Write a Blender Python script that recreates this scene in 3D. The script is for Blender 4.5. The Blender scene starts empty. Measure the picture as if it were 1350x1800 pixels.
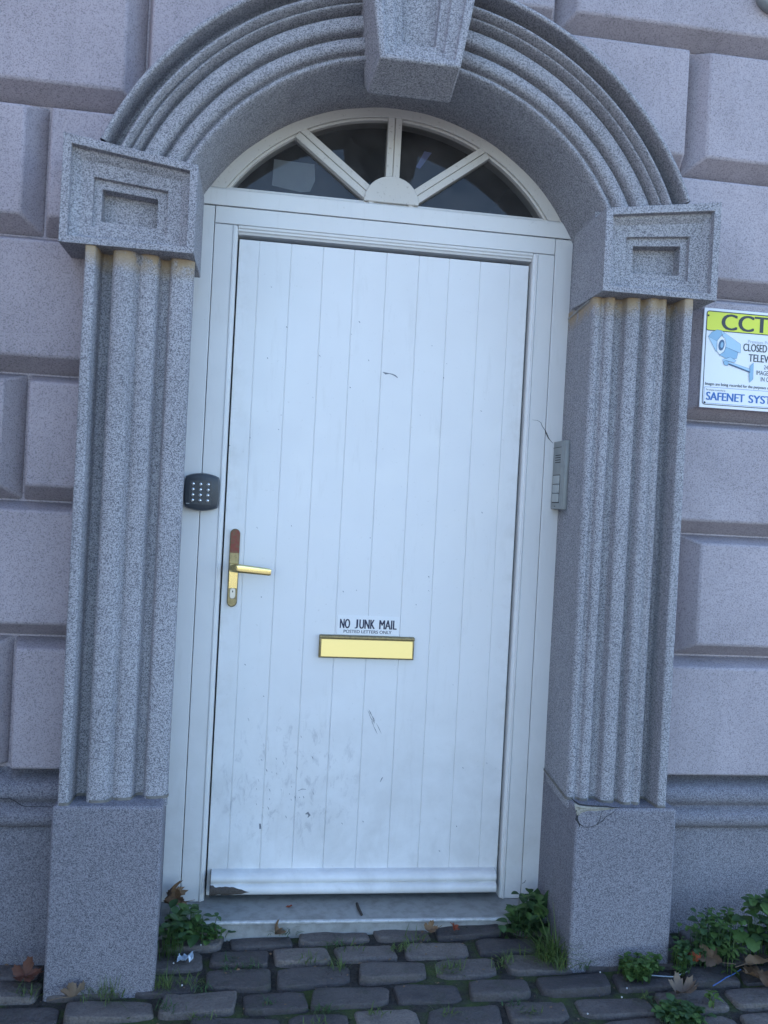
import bpy, bmesh, math, random
from mathutils import Vector, Matrix, noise as mnoise
R = math.radians
rnd = random.Random(7)
scene = bpy.context.scene
COL = scene.collection

# ------------------------------------------------------------------ camera
CAM = Vector((-0.36, -2.73, 1.237))
YAW, PITCH, ROLL = R(8.08), R(-0.39), R(3.0)
FPX = 1550.0
fw = Vector((math.sin(YAW)*math.cos(PITCH), math.cos(YAW)*math.cos(PITCH), math.sin(PITCH)))
rt = Vector((math.cos(YAW), -math.sin(YAW), 0)); up = rt.cross(fw)
rt2 = math.cos(ROLL)*rt + math.sin(ROLL)*up
up2 = -math.sin(ROLL)*rt + math.cos(ROLL)*up
cam = bpy.data.cameras.new('camera'); camo = bpy.data.objects.new('camera', cam); COL.objects.link(camo)
m = Matrix((rt2, up2, -fw)).transposed().to_4x4(); m.translation = CAM
camo.matrix_world = m
cam.sensor_fit = 'VERTICAL'; cam.sensor_height = 24.0; cam.lens = 24.0*FPX/1800.0
cam.clip_start = 0.05; cam.clip_end = 2000
scene.camera = camo

# ------------------------------------------------------------------ world, sun, exposure
SUN_EL, SUN_AZ = R(34), R(60)          # the sun stands behind the building, to the right
w = bpy.data.worlds.new('World'); scene.world = w; w.use_nodes = True
nt = w.node_tree; bg = nt.nodes['Background']
sky = nt.nodes.new('ShaderNodeTexSky'); sky.sky_type = 'NISHITA'; sky.sun_disc = False
sky.sun_elevation = SUN_EL; sky.sun_rotation = SUN_AZ
sky.air_density = 0.9; sky.dust_density = 0.0; sky.ozone_density = 2.6
nt.links.new(sky.outputs[0], bg.inputs[0]); bg.inputs[1].default_value = 0.14
sl = bpy.data.lights.new('sun', 'SUN'); so = bpy.data.objects.new('sun', sl); COL.objects.link(so)
sl.energy = 3.6; sl.angle = R(0.5); sl.color = (1.0, 0.95, 0.88)
sd = Vector((math.sin(SUN_AZ)*math.cos(SUN_EL), math.cos(SUN_AZ)*math.cos(SUN_EL), math.sin(SUN_EL)))
so.rotation_euler = sd.to_track_quat('Z', 'Y').to_euler(); so.location = (6, 8, 12)
scene.view_settings.view_transform = 'Standard'; scene.view_settings.look = 'None'
scene.view_settings.exposure = 2.0; scene.view_settings.gamma = 1.0

# ------------------------------------------------------------------ helpers
class MB:
    def __init__(s): s.v = []; s.f = []; s.mi = []; s.tint = []
    def add(s, vs, fs, mi=0, tint=0.0):
        b = len(s.v); s.v += [tuple(p) for p in vs]; s.tint += [tint]*len(vs)
        for f in fs: s.f.append([b+i for i in f]); s.mi.append(mi)
    def box(s, x0, x1, y0, y1, z0, z1, mi=0):
        s.add([(x0,y0,z0),(x1,y0,z0),(x1,y1,z0),(x0,y1,z0),(x0,y0,z1),(x1,y0,z1),(x1,y1,z1),(x0,y1,z1)],
              [(0,3,2,1),(4,5,6,7),(0,1,5,4),(1,2,6,5),(2,3,7,6),(3,0,4,7)], mi)
    def prism_y(s, poly, y0, y1, mi=0):          # poly in (x, z)
        n = len(poly)
        s.add([(x,y0,z) for x,z in poly]+[(x,y1,z) for x,z in poly],
              [tuple(range(n)), tuple(range(2*n-1, n-1, -1))]+[(i,(i+1)%n,n+(i+1)%n,n+i) for i in range(n)], mi)
    def prism_z(s, poly, z0, z1, mi=0):          # poly in (x, y)
        n = len(poly)
        s.add([(x,y,z0) for x,y in poly]+[(x,y,z1) for x,y in poly],
              [tuple(range(n)), tuple(range(2*n-1, n-1, -1))]+[(i,(i+1)%n,n+(i+1)%n,n+i) for i in range(n)], mi)
    def prism_x(s, poly, x0, x1, mi=0):          # poly in (y, z)
        n = len(poly)
        s.add([(x0,y,z) for y,z in poly]+[(x1,y,z) for y,z in poly],
              [tuple(range(n)), tuple(range(2*n-1, n-1, -1))]+[(i,(i+1)%n,n+(i+1)%n,n+i) for i in range(n)], mi)
    def grid(s, rows, mi=0, closed=False):       # rows of points
        nr, nc = len(rows), len(rows[0]); fs = []
        for i in range(nr-1):
            for j in range(nc-1 if not closed else nc):
                k = (j+1) % nc
                fs.append((i*nc+j, i*nc+k, (i+1)*nc+k, (i+1)*nc+j))
        s.add([p for r in rows for p in r], fs, mi)
    def loft(s, rings, mi=0, cap0=True, cap1=True):
        n = len(rings[0]); s.grid(rings, mi, closed=True); b = len(s.v)-n*len(rings)
        if cap0: s.f.append([b+i for i in range(n)][::-1]); s.mi.append(mi)
        if cap1: s.f.append([b+n*(len(rings)-1)+i for i in range(n)]); s.mi.append(mi)
    def tube(s, pts, r, n=6, mi=0):
        rings = []
        pts = [Vector(p) for p in pts]
        for i, p in enumerate(pts):
            d = (pts[min(i+1,len(pts)-1)]-pts[max(i-1,0)]).normalized()
            a = d.orthogonal().normalized() if abs(d.z) > .95 else d.cross(Vector((0,0,1))).normalized()
            b = d.cross(a)
            rr = r[i] if isinstance(r, (list,tuple)) else r
            rings.append([p+rr*(math.cos(2*math.pi*k/n)*a+math.sin(2*math.pi*k/n)*b) for k in range(n)])
        s.loft(rings, mi)
    def ribbon(s, pts, wd, nrm, mi=0):           # flat thin strip lying on a surface with the given normal
        pts = [Vector(p) for p in pts]; nrm = Vector(nrm); a=[]; b=[]
        for i, p in enumerate(pts):
            d = (pts[min(i+1,len(pts)-1)]-pts[max(i-1,0)]).normalized(); t = nrm.cross(d).normalized()
            ww = (wd[i] if isinstance(wd,(list,tuple)) else wd)/2
            a.append(p+t*ww); b.append(p-t*ww)
        s.grid([a,b], mi)
    def build(s, name, mats, parent=None, smooth=None, bevel=None, seg=2, recalc=True, blim=25):
        me = bpy.data.meshes.new(name); me.from_pydata(s.v, [], s.f)
        if not isinstance(mats, (list,tuple)): mats = [mats]
        for mt in mats: me.materials.append(mt)
        me.polygons.foreach_set('material_index', s.mi)
        if any(s.tint):
            at = me.attributes.new('tint', 'FLOAT', 'POINT'); at.data.foreach_set('value', s.tint)
        if recalc:
            bm = bmesh.new(); bm.from_mesh(me); bmesh.ops.recalc_face_normals(bm, faces=bm.faces); bm.to_mesh(me); bm.free()
        if smooth is not None or bevel:
            me.polygons.foreach_set('use_smooth', [True]*len(me.polygons))
            me.set_sharp_from_angle(angle=R(smooth if smooth is not None else 30))
        me.update()
        o = bpy.data.objects.new(name, me); COL.objects.link(o)
        if parent: o.parent = parent
        if bevel:
            b = o.modifiers.new('bevel', 'BEVEL'); b.width = bevel; b.segments = seg; b.limit_method = 'ANGLE'; b.angle_limit = R(blim)
            b.harden_normals = False
        return o

def empty(name, parent=None, loc=(0,0,0)):
    o = bpy.data.objects.new(name, None); COL.objects.link(o); o.location = loc; o.empty_display_size = .1
    if parent: o.parent = parent
    return o
def tag(o, label=None, cat=None, group=None, kind=None):
    if label: o['label'] = label
    if cat: o['category'] = cat
    if group: o['group'] = group
    if kind: o['kind'] = kind
    return o
def spline(pts, n=5):                             # Catmull-Rom through 2-D points
    out = []
    P = [pts[0]]+list(pts)+[pts[-1]]
    for i in range(1, len(P)-2):
        a,b,c,d = P[i-1],P[i],P[i+1],P[i+2]
        for k in range(n):
            t = k/n
            out.append(tuple(.5*((2*b[j])+(-a[j]+c[j])*t+(2*a[j]-5*b[j]+4*c[j]-d[j])*t*t+(-a[j]+3*b[j]-3*c[j]+d[j])*t**3) for j in range(len(b))))
    out.append(tuple(pts[-1])); return out
def lerp(a, b, t): return a+(b-a)*t
def at_y(px, py, Y):                              # a pixel of the photograph onto the plane y = Y
    d = fw*FPX + rt2*(px-675) + up2*(900-py); return CAM + d*((Y-CAM.y)/d.y)
def ground_z(x, y):
    return -0.047 + 0.03*max(-3, min(3, x)) + 0.08*(max(y, -1.4)+0.25)
def at_ground(px, py, dz=0.0):
    d = fw*FPX + rt2*(px-675) + up2*(900-py); z = -0.06
    for _ in range(6):
        p = CAM + d*((z-CAM.z)/d.z); z = ground_z(p.x, p.y)+dz
    return p

# ------------------------------------------------------------------ materials
def mat(name):
    mt = bpy.data.materials.new(name); mt.use_nodes = True
    return mt, mt.node_tree, mt.node_tree.nodes['Principled BSDF']
def nd(t, kind, **kw):
    n = t.nodes.new(kind)
    for k, v in kw.items():
        if k.startswith('i_'):
            n.inputs[k[2:].replace('_', ' ')].default_value = v
        else: setattr(n, k, v)
    return n
def noise(t, co, scale, detail=3, rough=.55, dist=0.0):
    n = nd(t, 'ShaderNodeTexNoise'); n.inputs['Scale'].default_value = scale; n.inputs['Detail'].default_value = detail
    n.inputs['Roughness'].default_value = rough; n.inputs['Distortion'].default_value = dist
    t.links.new(co, n.inputs['Vector']); return n.outputs['Fac']
def ramp(t, fac, stops):
    r = nd(t, 'ShaderNodeValToRGB'); cr = r.color_ramp
    while len(cr.elements) < len(stops): cr.elements.new(.5)
    for e, (p, c) in zip(cr.elements, stops):
        e.position = p; e.color = (c,c,c,1) if isinstance(c, (int,float)) else (*c, 1)
    t.links.new(fac, r.inputs[0]); return r.outputs[0]
def mix(t, fac, a, b, mode='MIX'):
    n = nd(t, 'ShaderNodeMix', data_type='RGBA', blend_type=mode)
    for s, v in ((n.inputs['Factor'], fac), (n.inputs['A'], a), (n.inputs['B'], b)):
        if isinstance(v, (int, float)): s.default_value = v
        elif isinstance(v, tuple): s.default_value = (*v, 1)
        else: t.links.new(v, s)
    # the RGBA sockets are the ones named A/B of colour type
    return n.outputs['Result']
def mixc(t, fac, a, b, mode='MIX'):
    n = t.nodes.new('ShaderNodeMixRGB'); n.blend_type = mode
    for s, v in zip(n.inputs, (fac, a, b)):
        if isinstance(v, (int, float)): s.default_value = v
        elif isinstance(v, tuple): s.default_value = (*v, 1)
        else: t.links.new(v, s)
    return n.outputs[0]
def math_(t, op, a, b=None, c=None):
    n = nd(t, 'ShaderNodeMath', operation=op)
    for s, v in zip(n.inputs, (a, b, c)):
        if v is None: continue
        if isinstance(v, (int, float)): s.default_value = v
        else: t.links.new(v, s)
    return n.outputs[0]
def objco(t): return nd(t, 'ShaderNodeTexCoord').outputs['Object']
def bump(t, p, h, strength, dist):
    b = nd(t, 'ShaderNodeBump'); b.inputs['Strength'].default_value = strength; b.inputs['Distance'].default_value = dist
    t.links.new(h, b.inputs['Height']); t.links.new(b.outputs[0], p.inputs['Normal']); return b
def zrange(t, co, z0, z1):
    s = nd(t, 'ShaderNodeSeparateXYZ'); t.links.new(co, s.inputs[0])
    n = nd(t, 'ShaderNodeMapRange'); n.inputs[1].default_value = z0; n.inputs[2].default_value = z1
    t.links.new(s.outputs['Z'], n.inputs[0]); return n.outputs[0]

def stucco(name, light, dark, grit, scale, lo, hi, stain=None, blotch=.14, dmax=1.0):
    mt, t, p = mat(name); co = objco(t)
    v = nd(t, 'ShaderNodeTexVoronoi'); v.inputs['Scale'].default_value = scale; v.inputs['Randomness'].default_value = 1.0
    t.links.new(co, v.inputs['Vector'])
    sx_ = nd(t, 'ShaderNodeSeparateColor'); t.links.new(v.outputs['Color'], sx_.inputs[0])
    n1 = noise(t, co, scale*.62, 3, .7)
    sp = math_(t, 'ADD', math_(t, 'MULTIPLY', sx_.outputs[0], .45), math_(t, 'MULTIPLY', n1, .55))
    c = mixc(t, ramp(t, sp, [(lo, 1-dmax), (hi, 1.0)]), dark, light)
    wsp = ramp(t, sx_.outputs[1], [(.86, 0.0), (.93, grit)])
    c = mixc(t, wsp, c, (.74, .73, .75))
    bl = ramp(t, noise(t, co, 3.1, 6, .6, .4), [(.3, 1-blotch), (.7, 1.0)])
    c = mixc(t, 1.0, c, bl, 'MULTIPLY')
    st = ramp(t, noise(t, co, 11, 6, .68), [(.60, 0.0), (.8, .30)])
    c = mixc(t, st, c, (.17, .16, .17))
    mpv = nd(t, 'ShaderNodeMapping'); mpv.inputs['Scale'].default_value = (1, 1, .12); t.links.new(co, mpv.inputs[0])
    dr = ramp(t, noise(t, mpv.outputs[0], 16, 5, .65), [(.56, 0.0), (.78, .22)])
    c = mixc(t, dr, c, (.14, .14, .15))
    if stain:
        k = math_(t, 'MULTIPLY', zrange(t, co, *stain), ramp(t, noise(t, co, 24, 4, .6), [(.34, 0.0), (.5, .9)]))
        c = mixc(t, k, c, (.40, .30, .19))
    t.links.new(c, p.inputs['Base Color']); p.inputs['Roughness'].default_value = .88
    p.inputs['Specular IOR Level'].default_value = .25
    h = math_(t, 'ADD', math_(t, 'MULTIPLY', sp, 1.2), math_(t, 'MULTIPLY', noise(t, co, 22, 3), .9))
    bump(t, p, h, .5, .004)
    return mt

M = {}
M['wall'] = stucco('wall_render', (.49,.435,.465), (.29,.265,.285), .06, 420, .30, .46, blotch=.22)
M['granite'] = stucco('granite_render', (.455,.445,.468), (.15,.15,.17), .22, 470, .33, .61)
M['granite_shaft'] = stucco('granite_render_stained', (.455,.445,.468), (.15,.15,.17), .22, 470, .33, .61, stain=(1.815, 1.858))
M['granite_base'] = stucco('granite_render_base', (.295,.285,.315), (.115,.112,.135), .14, 500, .33, .58)

def paint(name, base, dirt, amount, rough=.38, door=False, specks=.55):
    mt, t, p = mat(name); co = objco(t)
    big = ramp(t, noise(t, co, 2.3, 5, .6, .3), [(.32, .0), (.75, .35*amount)])
    c = mixc(t, big, base, tuple(lerp(b, d, .55) for b, d in zip(base, dirt)))
    fine = ramp(t, noise(t, co, 95, 4, .7), [(specks+.10, 0.0), (specks+.2, .55*amount)])
    c = mixc(t, fine, c, dirt)
    mp = nd(t, 'ShaderNodeMapping'); mp.inputs['Scale'].default_value = (1, 1, .16); t.links.new(co, mp.inputs[0])
    streak = ramp(t, noise(t, mp.outputs[0], 30, 4, .65), [(.58, 0.0), (.82, .30*amount)])
    c = mixc(t, streak, c, dirt)
    low = math_(t, 'MULTIPLY', math_(t, 'SUBTRACT', 1.0, zrange(t, co, .0, .75)), ramp(t, noise(t, co, 9, 5, .65, .5), [(.38, 0.0), (.7, .5*amount)]))
    c = mixc(t, low, c, (.40,.375,.33))
    if door:
        # kicked and scuffed patch low on the leaf
        s = nd(t, 'ShaderNodeMapping'); s.inputs['Location'].default_value = (.22*1/.26, 0, -.36/.24)
        s.inputs['Scale'].default_value = (1/.26, 0, 1/.24); t.links.new(co, s.inputs[0])
        g = nd(t, 'ShaderNodeTexGradient', gradient_type='SPHERICAL'); t.links.new(s.outputs[0], g.inputs[0])
        m2 = nd(t, 'ShaderNodeMapping'); m2.inputs['Rotation'].default_value = (0, R(28), 0); m2.inputs['Scale'].default_value = (1, 1, .45)
        t.links.new(co, m2.inputs[0])
        sc = ramp(t, noise(t, m2.outputs[0], 42, 5, .7, .6), [(.53, 0.0), (.70, 1.0)])
        k = math_(t, 'MULTIPLY', sc, math_(t, 'MINIMUM', math_(t, 'MULTIPLY', g.outputs[1], 1.3), .38))
        c = mixc(t, k, c, (.25,.25,.28))
        lowd = math_(t, 'MULTIPLY', math_(t, 'SUBTRACT', 1.0, zrange(t, co, .05, .85)), ramp(t, noise(t, co, 6.5, 5, .65, .5), [(.42, 0.0), (.7, .34)]))
        c = mixc(t, lowd, c, (.44,.43,.42))
        sep = nd(t, 'ShaderNodeSeparateXYZ'); t.links.new(co, sep.inputs[0])
        edge = nd(t, 'ShaderNodeMapRange'); edge.inputs[1].default_value = .40; edge.inputs[2].default_value = .46
        t.links.new(math_(t, 'ABSOLUTE', sep.outputs['X']), edge.inputs[0])
        ed = math_(t, 'MULTIPLY', edge.outputs[0], ramp(t, noise(t, co, 18, 4, .65), [(.45, 0.0), (.75, .4)]))
        c = mixc(t, ed, c, (.5,.47,.42))
    t.links.new(c, p.inputs['Base Color'])
    t.links.new(ramp(t, noise(t, co, 12, 4), [(.3, rough-.08), (.7, rough+.15)]), p.inputs['Roughness'])
    bump(t, p, noise(t, co, 7, 3), .06, .01)
    return mt
M['door'] = paint('white_door', (.79,.79,.79), (.34,.31,.27), .5, .36, door=True)
M['frame'] = paint('white_frame', (.76,.755,.745), (.32,.29,.24), .6, .4)
M['fan'] = paint('dirty_shaded_fanlight_frame', (.66,.63,.585), (.24,.20,.16), 1.0, .5, specks=.5)  # duller base tone holds real dirt plus the shade under the arch

def plain(name, col, rough=.5, metal=0.0, var=.0, vscale=40, bumpk=0, dirt=None):
    mt, t, p = mat(name); co = objco(t)
    if var or dirt:
        d = dirt or tuple(x*.4 for x in col)
        c = mixc(t, ramp(t, noise(t, co, vscale, 5, .65), [(.45, 0.0), (.75, var)]), col, d)
        t.links.new(c, p.inputs['Base Color'])
    else: p.inputs['Base Color'].default_value = (*col, 1)
    p.inputs['Roughness'].default_value = rough; p.inputs['Metallic'].default_value = metal
    if bumpk: bump(t, p, noise(t, co, vscale*1.5, 4), bumpk, .002)
    return mt
M['brass'] = plain('polished_brass', (.83,.66,.30), .22, 1.0, .12, 60, dirt=(.45,.33,.12))
M['flap'] = plain('brushed_brass_flap', (.70,.50,.20), .36, 1.0, .08, 30, dirt=(.6,.46,.15))
M['tarnish'] = plain('tarnished_brass', (.33,.27,.15), .45, 1.0, .7, 90, .2, dirt=(.10,.09,.06))
M['red'] = plain('flaked_red_paint', (.26,.055,.035), .55, 0, 1.0, 110, .6, dirt=(.17,.13,.06))
M['steel'] = plain('dull_steel', (.5,.5,.48), .35, 1.0)
M['dark'] = plain('dark_gap', (.015,.015,.017), .7)
M['crack'] = plain('crack', (.03,.03,.035), .9)
M['scuff'] = plain('scuff_mark', (.20,.21,.24), .8)
M['keypad'] = plain('keypad_plastic', (.045,.052,.062), .38, 0, .3, 60, dirt=(.08,.085,.09))
M['chrome'] = plain('chrome_button', (.75,.76,.75), .12, 1.0)
M['grey'] = plain('grey_plastic', (.26,.275,.27), .42, 0, .25, 30)
M['greylight'] = plain('pale_grey_plastic', (.40,.42,.41), .4, 0, .2, 40)
M['signwhite'] = plain('sign_white', (.80,.81,.84), .3)
M['yellow'] = plain('sign_yellow', (.72,.76,.06), .35)
M['ink'] = plain('sign_black_ink', (.035,.04,.045), .4)
M['inkgrey'] = plain('sign_grey_ink', (.42,.45,.52), .4)
M['inkblue'] = plain('sign_blue_ink', (.03,.14,.42), .4)
M['pict1'] = plain('pictogram_light_blue', (.42,.60,.74), .4)
M['pict2'] = plain('pictogram_mid_blue', (.27,.46,.62), .4)
M['pict3'] = plain('pictogram_dark_blue', (.06,.12,.22), .4)
M['navy'] = plain('sticker_ink', (.015,.02,.06), .4)
M['stickerw'] = plain('sticker_white', (.80,.81,.82), .32)
M['wood'] = plain('rotten_wood', (.085,.07,.06), .9, 0, .8, 160, .7, dirt=(.03,.026,.024))
M['sill'] = plain('weathered_sill', (.30,.305,.30), .5, 0, .75, 24, .2, dirt=(.14,.135,.125))
M['nosing'] = plain('worn_nosing', (.52,.53,.54), .38, 0.2, .8, 38, dirt=(.2,.2,.19))
M['paper'] = plain('paper', (.25,.265,.26), .8, 0, .5, 40, dirt=(.2,.2,.22))
M['tape'] = plain('blue_tape', (.18,.20,.45), .6)
M['inside'] = plain('interior', (.03,.027,.027), .9)
M['leafbrown'] = plain('dry_leaf', (.20,.12,.065), .7, 0, .6, 90, .3, dirt=(.09,.055,.03))
M['leaftan'] = plain('dry_leaf_tan', (.15,.105,.072), .7, 0, .5, 90, .3, dirt=(.15,.10,.06))
M['leafred'] = plain('dry_leaf_red', (.28,.06,.025), .65, 0, .5, 90, .3)
M['leafrust'] = plain('dry_leaf_rust', (.13,.05,.03), .7, 0, .6, 90, .3)
M['stick'] = plain('stick', (.05,.04,.035), .8)
M['string'] = plain('string', (.35,.42,.48), .7)
M['stringblue'] = plain('blue_string', (.06,.13,.35), .6)
M['scrap'] = plain('foil_scrap', (.55,.62,.70), .5, 0, .6, 50, dirt=(.15,.25,.4))
M['chip'] = plain('broken_stone', (.34,.32,.27), .95, 0, .9, 75, .8, dirt=(.10,.085,.07))
M['mortar'] = plain('mortar', (.20,.185,.165), .95, 0, .7, 60, .3, dirt=(.06,.055,.05))
M['palemortar'] = plain('pale_mortar', (.42,.40,.38), .95, 0, .6, 60, .3)
M['white'] = plain('white_crumb', (.5,.5,.5), .7)

def leafmat(name, c1, c2, c3):
    mt, t, p = mat(name); co = objco(t)
    c = mixc(t, ramp(t, noise(t, co, 20, 3), [(.35, 0.0), (.65, 1.0)]), c1, c2)
    c = mixc(t, ramp(t, noise(t, co, 60, 3), [(.62, 0.0), (.75, .6)]), c, c3)
    t.links.new(c, p.inputs['Base Color']); p.inputs['Roughness'].default_value = .5
    p.inputs['Specular IOR Level'].default_value = .3
    tr = nd(t, 'ShaderNodeBsdfTranslucent'); t.links.new(c, tr.inputs[0])
    ms = nd(t, 'ShaderNodeMixShader'); ms.inputs[0].default_value = .25
    t.links.new(p.outputs[0], ms.inputs[1]); t.links.new(tr.outputs[0], ms.inputs[2])
    t.links.new(ms.outputs[0], t.nodes['Material Output'].inputs[0])
    return mt
M['green'] = leafmat('weed_leaf', (.065,.125,.035), (.10,.18,.05), (.14,.19,.06))
M['greendark'] = leafmat('weed_leaf_dark', (.045,.09,.035), (.07,.135,.055), (.11,.14,.06))
M['greenlime'] = leafmat('weed_leaf_bright', (.08,.14,.04), (.11,.18,.05), (.16,.18,.06))
M['grass'] = leafmat('grass_blade', (.08,.13,.035), (.12,.17,.055), (.23,.20,.10))

def glass():
    mt, t, p = mat('fanlight_glass')
    t.nodes.remove(p)
    tr = nd(t, 'ShaderNodeBsdfTransparent'); tr.inputs[0].default_value = (.62,.64,.66,1)
    gl = nd(t, 'ShaderNodeBsdfGlossy'); gl.inputs['Roughness'].default_value = .03
    fr = nd(t, 'ShaderNodeFresnel'); fr.inputs[0].default_value = 1.5
    ms = nd(t, 'ShaderNodeMixShader')
    t.links.new(fr.outputs[0], ms.inputs[0]); t.links.new(tr.outputs[0], ms.inputs[1]); t.links.new(gl.outputs[0], ms.inputs[2])
    df = nd(t, 'ShaderNodeBsdfDiffuse'); df.inputs[0].default_value = (.42,.41,.42,1)
    m2 = nd(t, 'ShaderNodeMixShader'); co = objco(t)
    t.links.new(ramp(t, noise(t, co, 9, 5, .65), [(.3, .03), (.8, .16)]), m2.inputs[0])
    t.links.new(ms.outputs[0], m2.inputs[1]); t.links.new(df.outputs[0], m2.inputs[2])
    t.links.new(m2.outputs[0], t.nodes['Material Output'].inputs[0])
    return mt
M['glass'] = glass()

def settmat():
    mt, t, p = mat('granite_sett'); co = objco(t)
    a = nd(t, 'ShaderNodeAttribute', attribute_name='tint')
    c = mixc(t, a.outputs['Fac'], (.08,.071,.072), (.215,.185,.168))
    c = mixc(t, ramp(t, noise(t, co, 180, 3, .7), [(.42, .0), (.7, .5)]), c, (.045,.042,.045))
    c = mixc(t, ramp(t, noise(t, co, 9, 6, .7), [(.48, 0.0), (.75, .55)]), c, (.05,.045,.045))
    c = mixc(t, ramp(t, noise(t, co, 230, 2, .6), [(.66, 0.0), (.72, .35)]), c, (.22,.20,.19))
    c = mixc(t, ramp(t, noise(t, co, 13, 6, .72, .5), [(.55, 0.0), (.72, .45)]), c, (.045,.058,.024))
    t.links.new(c, p.inputs['Base Color'])
    t.links.new(ramp(t, noise(t, co, 20, 3), [(.3, .55), (.7, .85)]), p.inputs['Roughness'])
    p.inputs['Specular IOR Level'].default_value = .35
    h = math_(t, 'ADD', noise(t, co, 60, 6, .7), math_(t, 'MULTIPLY', noise(t, co, 17, 4, .6), 1.2))
    bump(t, p, h, .9, .010)
    return mt
M['sett'] = settmat()
def soilmat():
    mt, t, p = mat('joint_soil_and_moss'); co = objco(t)
    c = mixc(t, ramp(t, noise(t, co, 110, 4, .7), [(.35, 0.0), (.7, 1.0)]), (.022,.02,.019), (.065,.058,.05))
    c = mixc(t, ramp(t, noise(t, co, 7, 4, .6), [(.47, 0.0), (.60, .9)]), c, mixc(t, noise(t, co, 200, 2), (.025,.045,.012), (.09,.13,.03)))
    t.links.new(c, p.inputs['Base Color']); p.inputs['Roughness'].default_value = .95
    bump(t, p, noise(t, co, 130, 4, .7), .9, .012)
    return mt
M['soil'] = soilmat()
M['road'] = plain('road_surface', (.20,.195,.185), .9, 0, .4, 8, .2)

# ------------------------------------------------------------------ ground
def setts():
    mb = MB(); r = random.Random(21)
    y = -0.085; row = 0
    while y > -3.2:
        dep = r.uniform(.090, .104); x = -3.0 + (row % 2)*.105 + r.uniform(-.03, .03)
        while x < 3.0:
            L = r.uniform(.17, .235)
            cx, cy = x+L/2, y-dep/2
            inside = (abs(cx) < .58 and cy > -.125) or (abs(cx) > .6 and abs(cx) < .84 and cy > -.29) or (abs(cx) >= .84 and cy > -.20)
            if not inside:
                n = 32; out = []; a2, b2 = L/2-r.uniform(.005,.012), dep/2-r.uniform(.0035,.008)
                rotj = r.uniform(-.05, .05); sk = r.uniform(-.14, .14); tz = ground_z(cx, cy)+r.uniform(-.008, .004)
                tx, ty = r.uniform(-.05, .05), r.uniform(-.08, .08); seed = r.uniform(0, 100)
                cut = [(r.random(), r.uniform(.08, .34)) for _ in range(4)]
                for k in range(n):
                    an = 2*math.pi*(k+.5)/n; ca, sa = math.cos(an), math.sin(an)
                    e = .22
                    px = math.copysign(abs(ca)**e, ca); py = math.copysign(abs(sa)**e, sa)
                    q = (0 if px > 0 else 1) + (0 if py > 0 else 2)
                    if cut[q][0] < .45:
                        s_ = max(0, abs(px)*abs(py))**3*cut[q][1]
                        px *= 1-s_; py *= 1-s_*.55
                    j = 1+.05*mnoise.noise((px*1.3+seed, py*1.3, 0))
                    j2 = 1+.11*mnoise.noise((px*2.4+seed, py*.8, 7))+.05*mnoise.noise((px*7+seed, py*2, 5))
                    xx, yy = px*a2*j, py*b2*j2
                    xx += sk*yy
                    out.append((xx*math.cos(rotj)-yy*math.sin(rotj), xx*math.sin(rotj)+yy*math.cos(rotj)))
                def ring(s, dz, wob=0, inset=0.0):
                    o_ = []
                    for px, py in out:
                        l_ = math.hypot(px, py); f_ = s*(l_-inset)/l_
                        o_.append((cx+f_*px, cy+f_*py, tz+dz+tx*px*f_+ty*py*f_+wob*mnoise.noise((px*f_*22+seed, py*f_*22, 1))))
                    return o_
                rings = [ring(1.0,-.06), ring(1.0,-.016), ring(1.0,-.0045,.001,.0008), ring(1,-.0008,.003,.0030), ring(1,.0002,.005,.009), ring(.66,.001,.006,.006), ring(.33,.001,.006)]
                b = len(mb.v); mb.loft(rings, 0, cap0=False)
                tn = r.random()**1.7
                for i in range(b, len(mb.v)): mb.tint[i] = .02+tn
            x += L
        y -= dep+.004; row += 1
    return tag(mb.build('pavement', M['sett'], smooth=60), 'cobbled pavement of worn grey stone setts at the doorstep', 'pavement', kind='structure')
setts()
mb = MB()
rows = []
ys = [.3]+[-.05-.04*i for i in range(82)]
for y in ys:
    rows.append([(x*.06, y, ground_z(x*.06, y)-.015+.006*mnoise.noise((x*.5, y*9, 0))) for x in range(-55, 56)])
mb.grid(rows)
tag(mb.build('ground', M['soil'], smooth=80), 'dark soil and moss in the joints between the setts', 'ground', kind='structure')
mb = MB()
zr = ground_z(0, -3.3)-.03
mb.grid([[(-400, -3.3, zr-.02), (-3.25, -3.3, zr-.02), (3.25, -3.3, zr-.02), (400, -3.3, zr-.02)], [(-400, -600, zr-.02), (-3.25, -600, zr-.02), (3.25, -600, zr-.02), (400, -600, zr-.02)]])
for s in (-1, 1):
    mb.grid([[(s*3.25, 30, ground_z(s*3,-.2)-.03), (s*400, 30, ground_z(s*3,-.2)-.03)], [(s*3.25, -.8, ground_z(s*3,-.8)-.03), (s*400, -.8, ground_z(s*3,-.8)-.03)], [(s*3.25, -3.3, zr-.02), (s*400, -3.3, zr-.02)]])
mb.grid([[(-400, 600, -.3), (400, 600, -.3)], [(-400, 25, -.3), (400, 25, -.3)]])
tag(mb.build('road', M['road']), 'pale paved street in front of the building', 'road', kind='structure')

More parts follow.
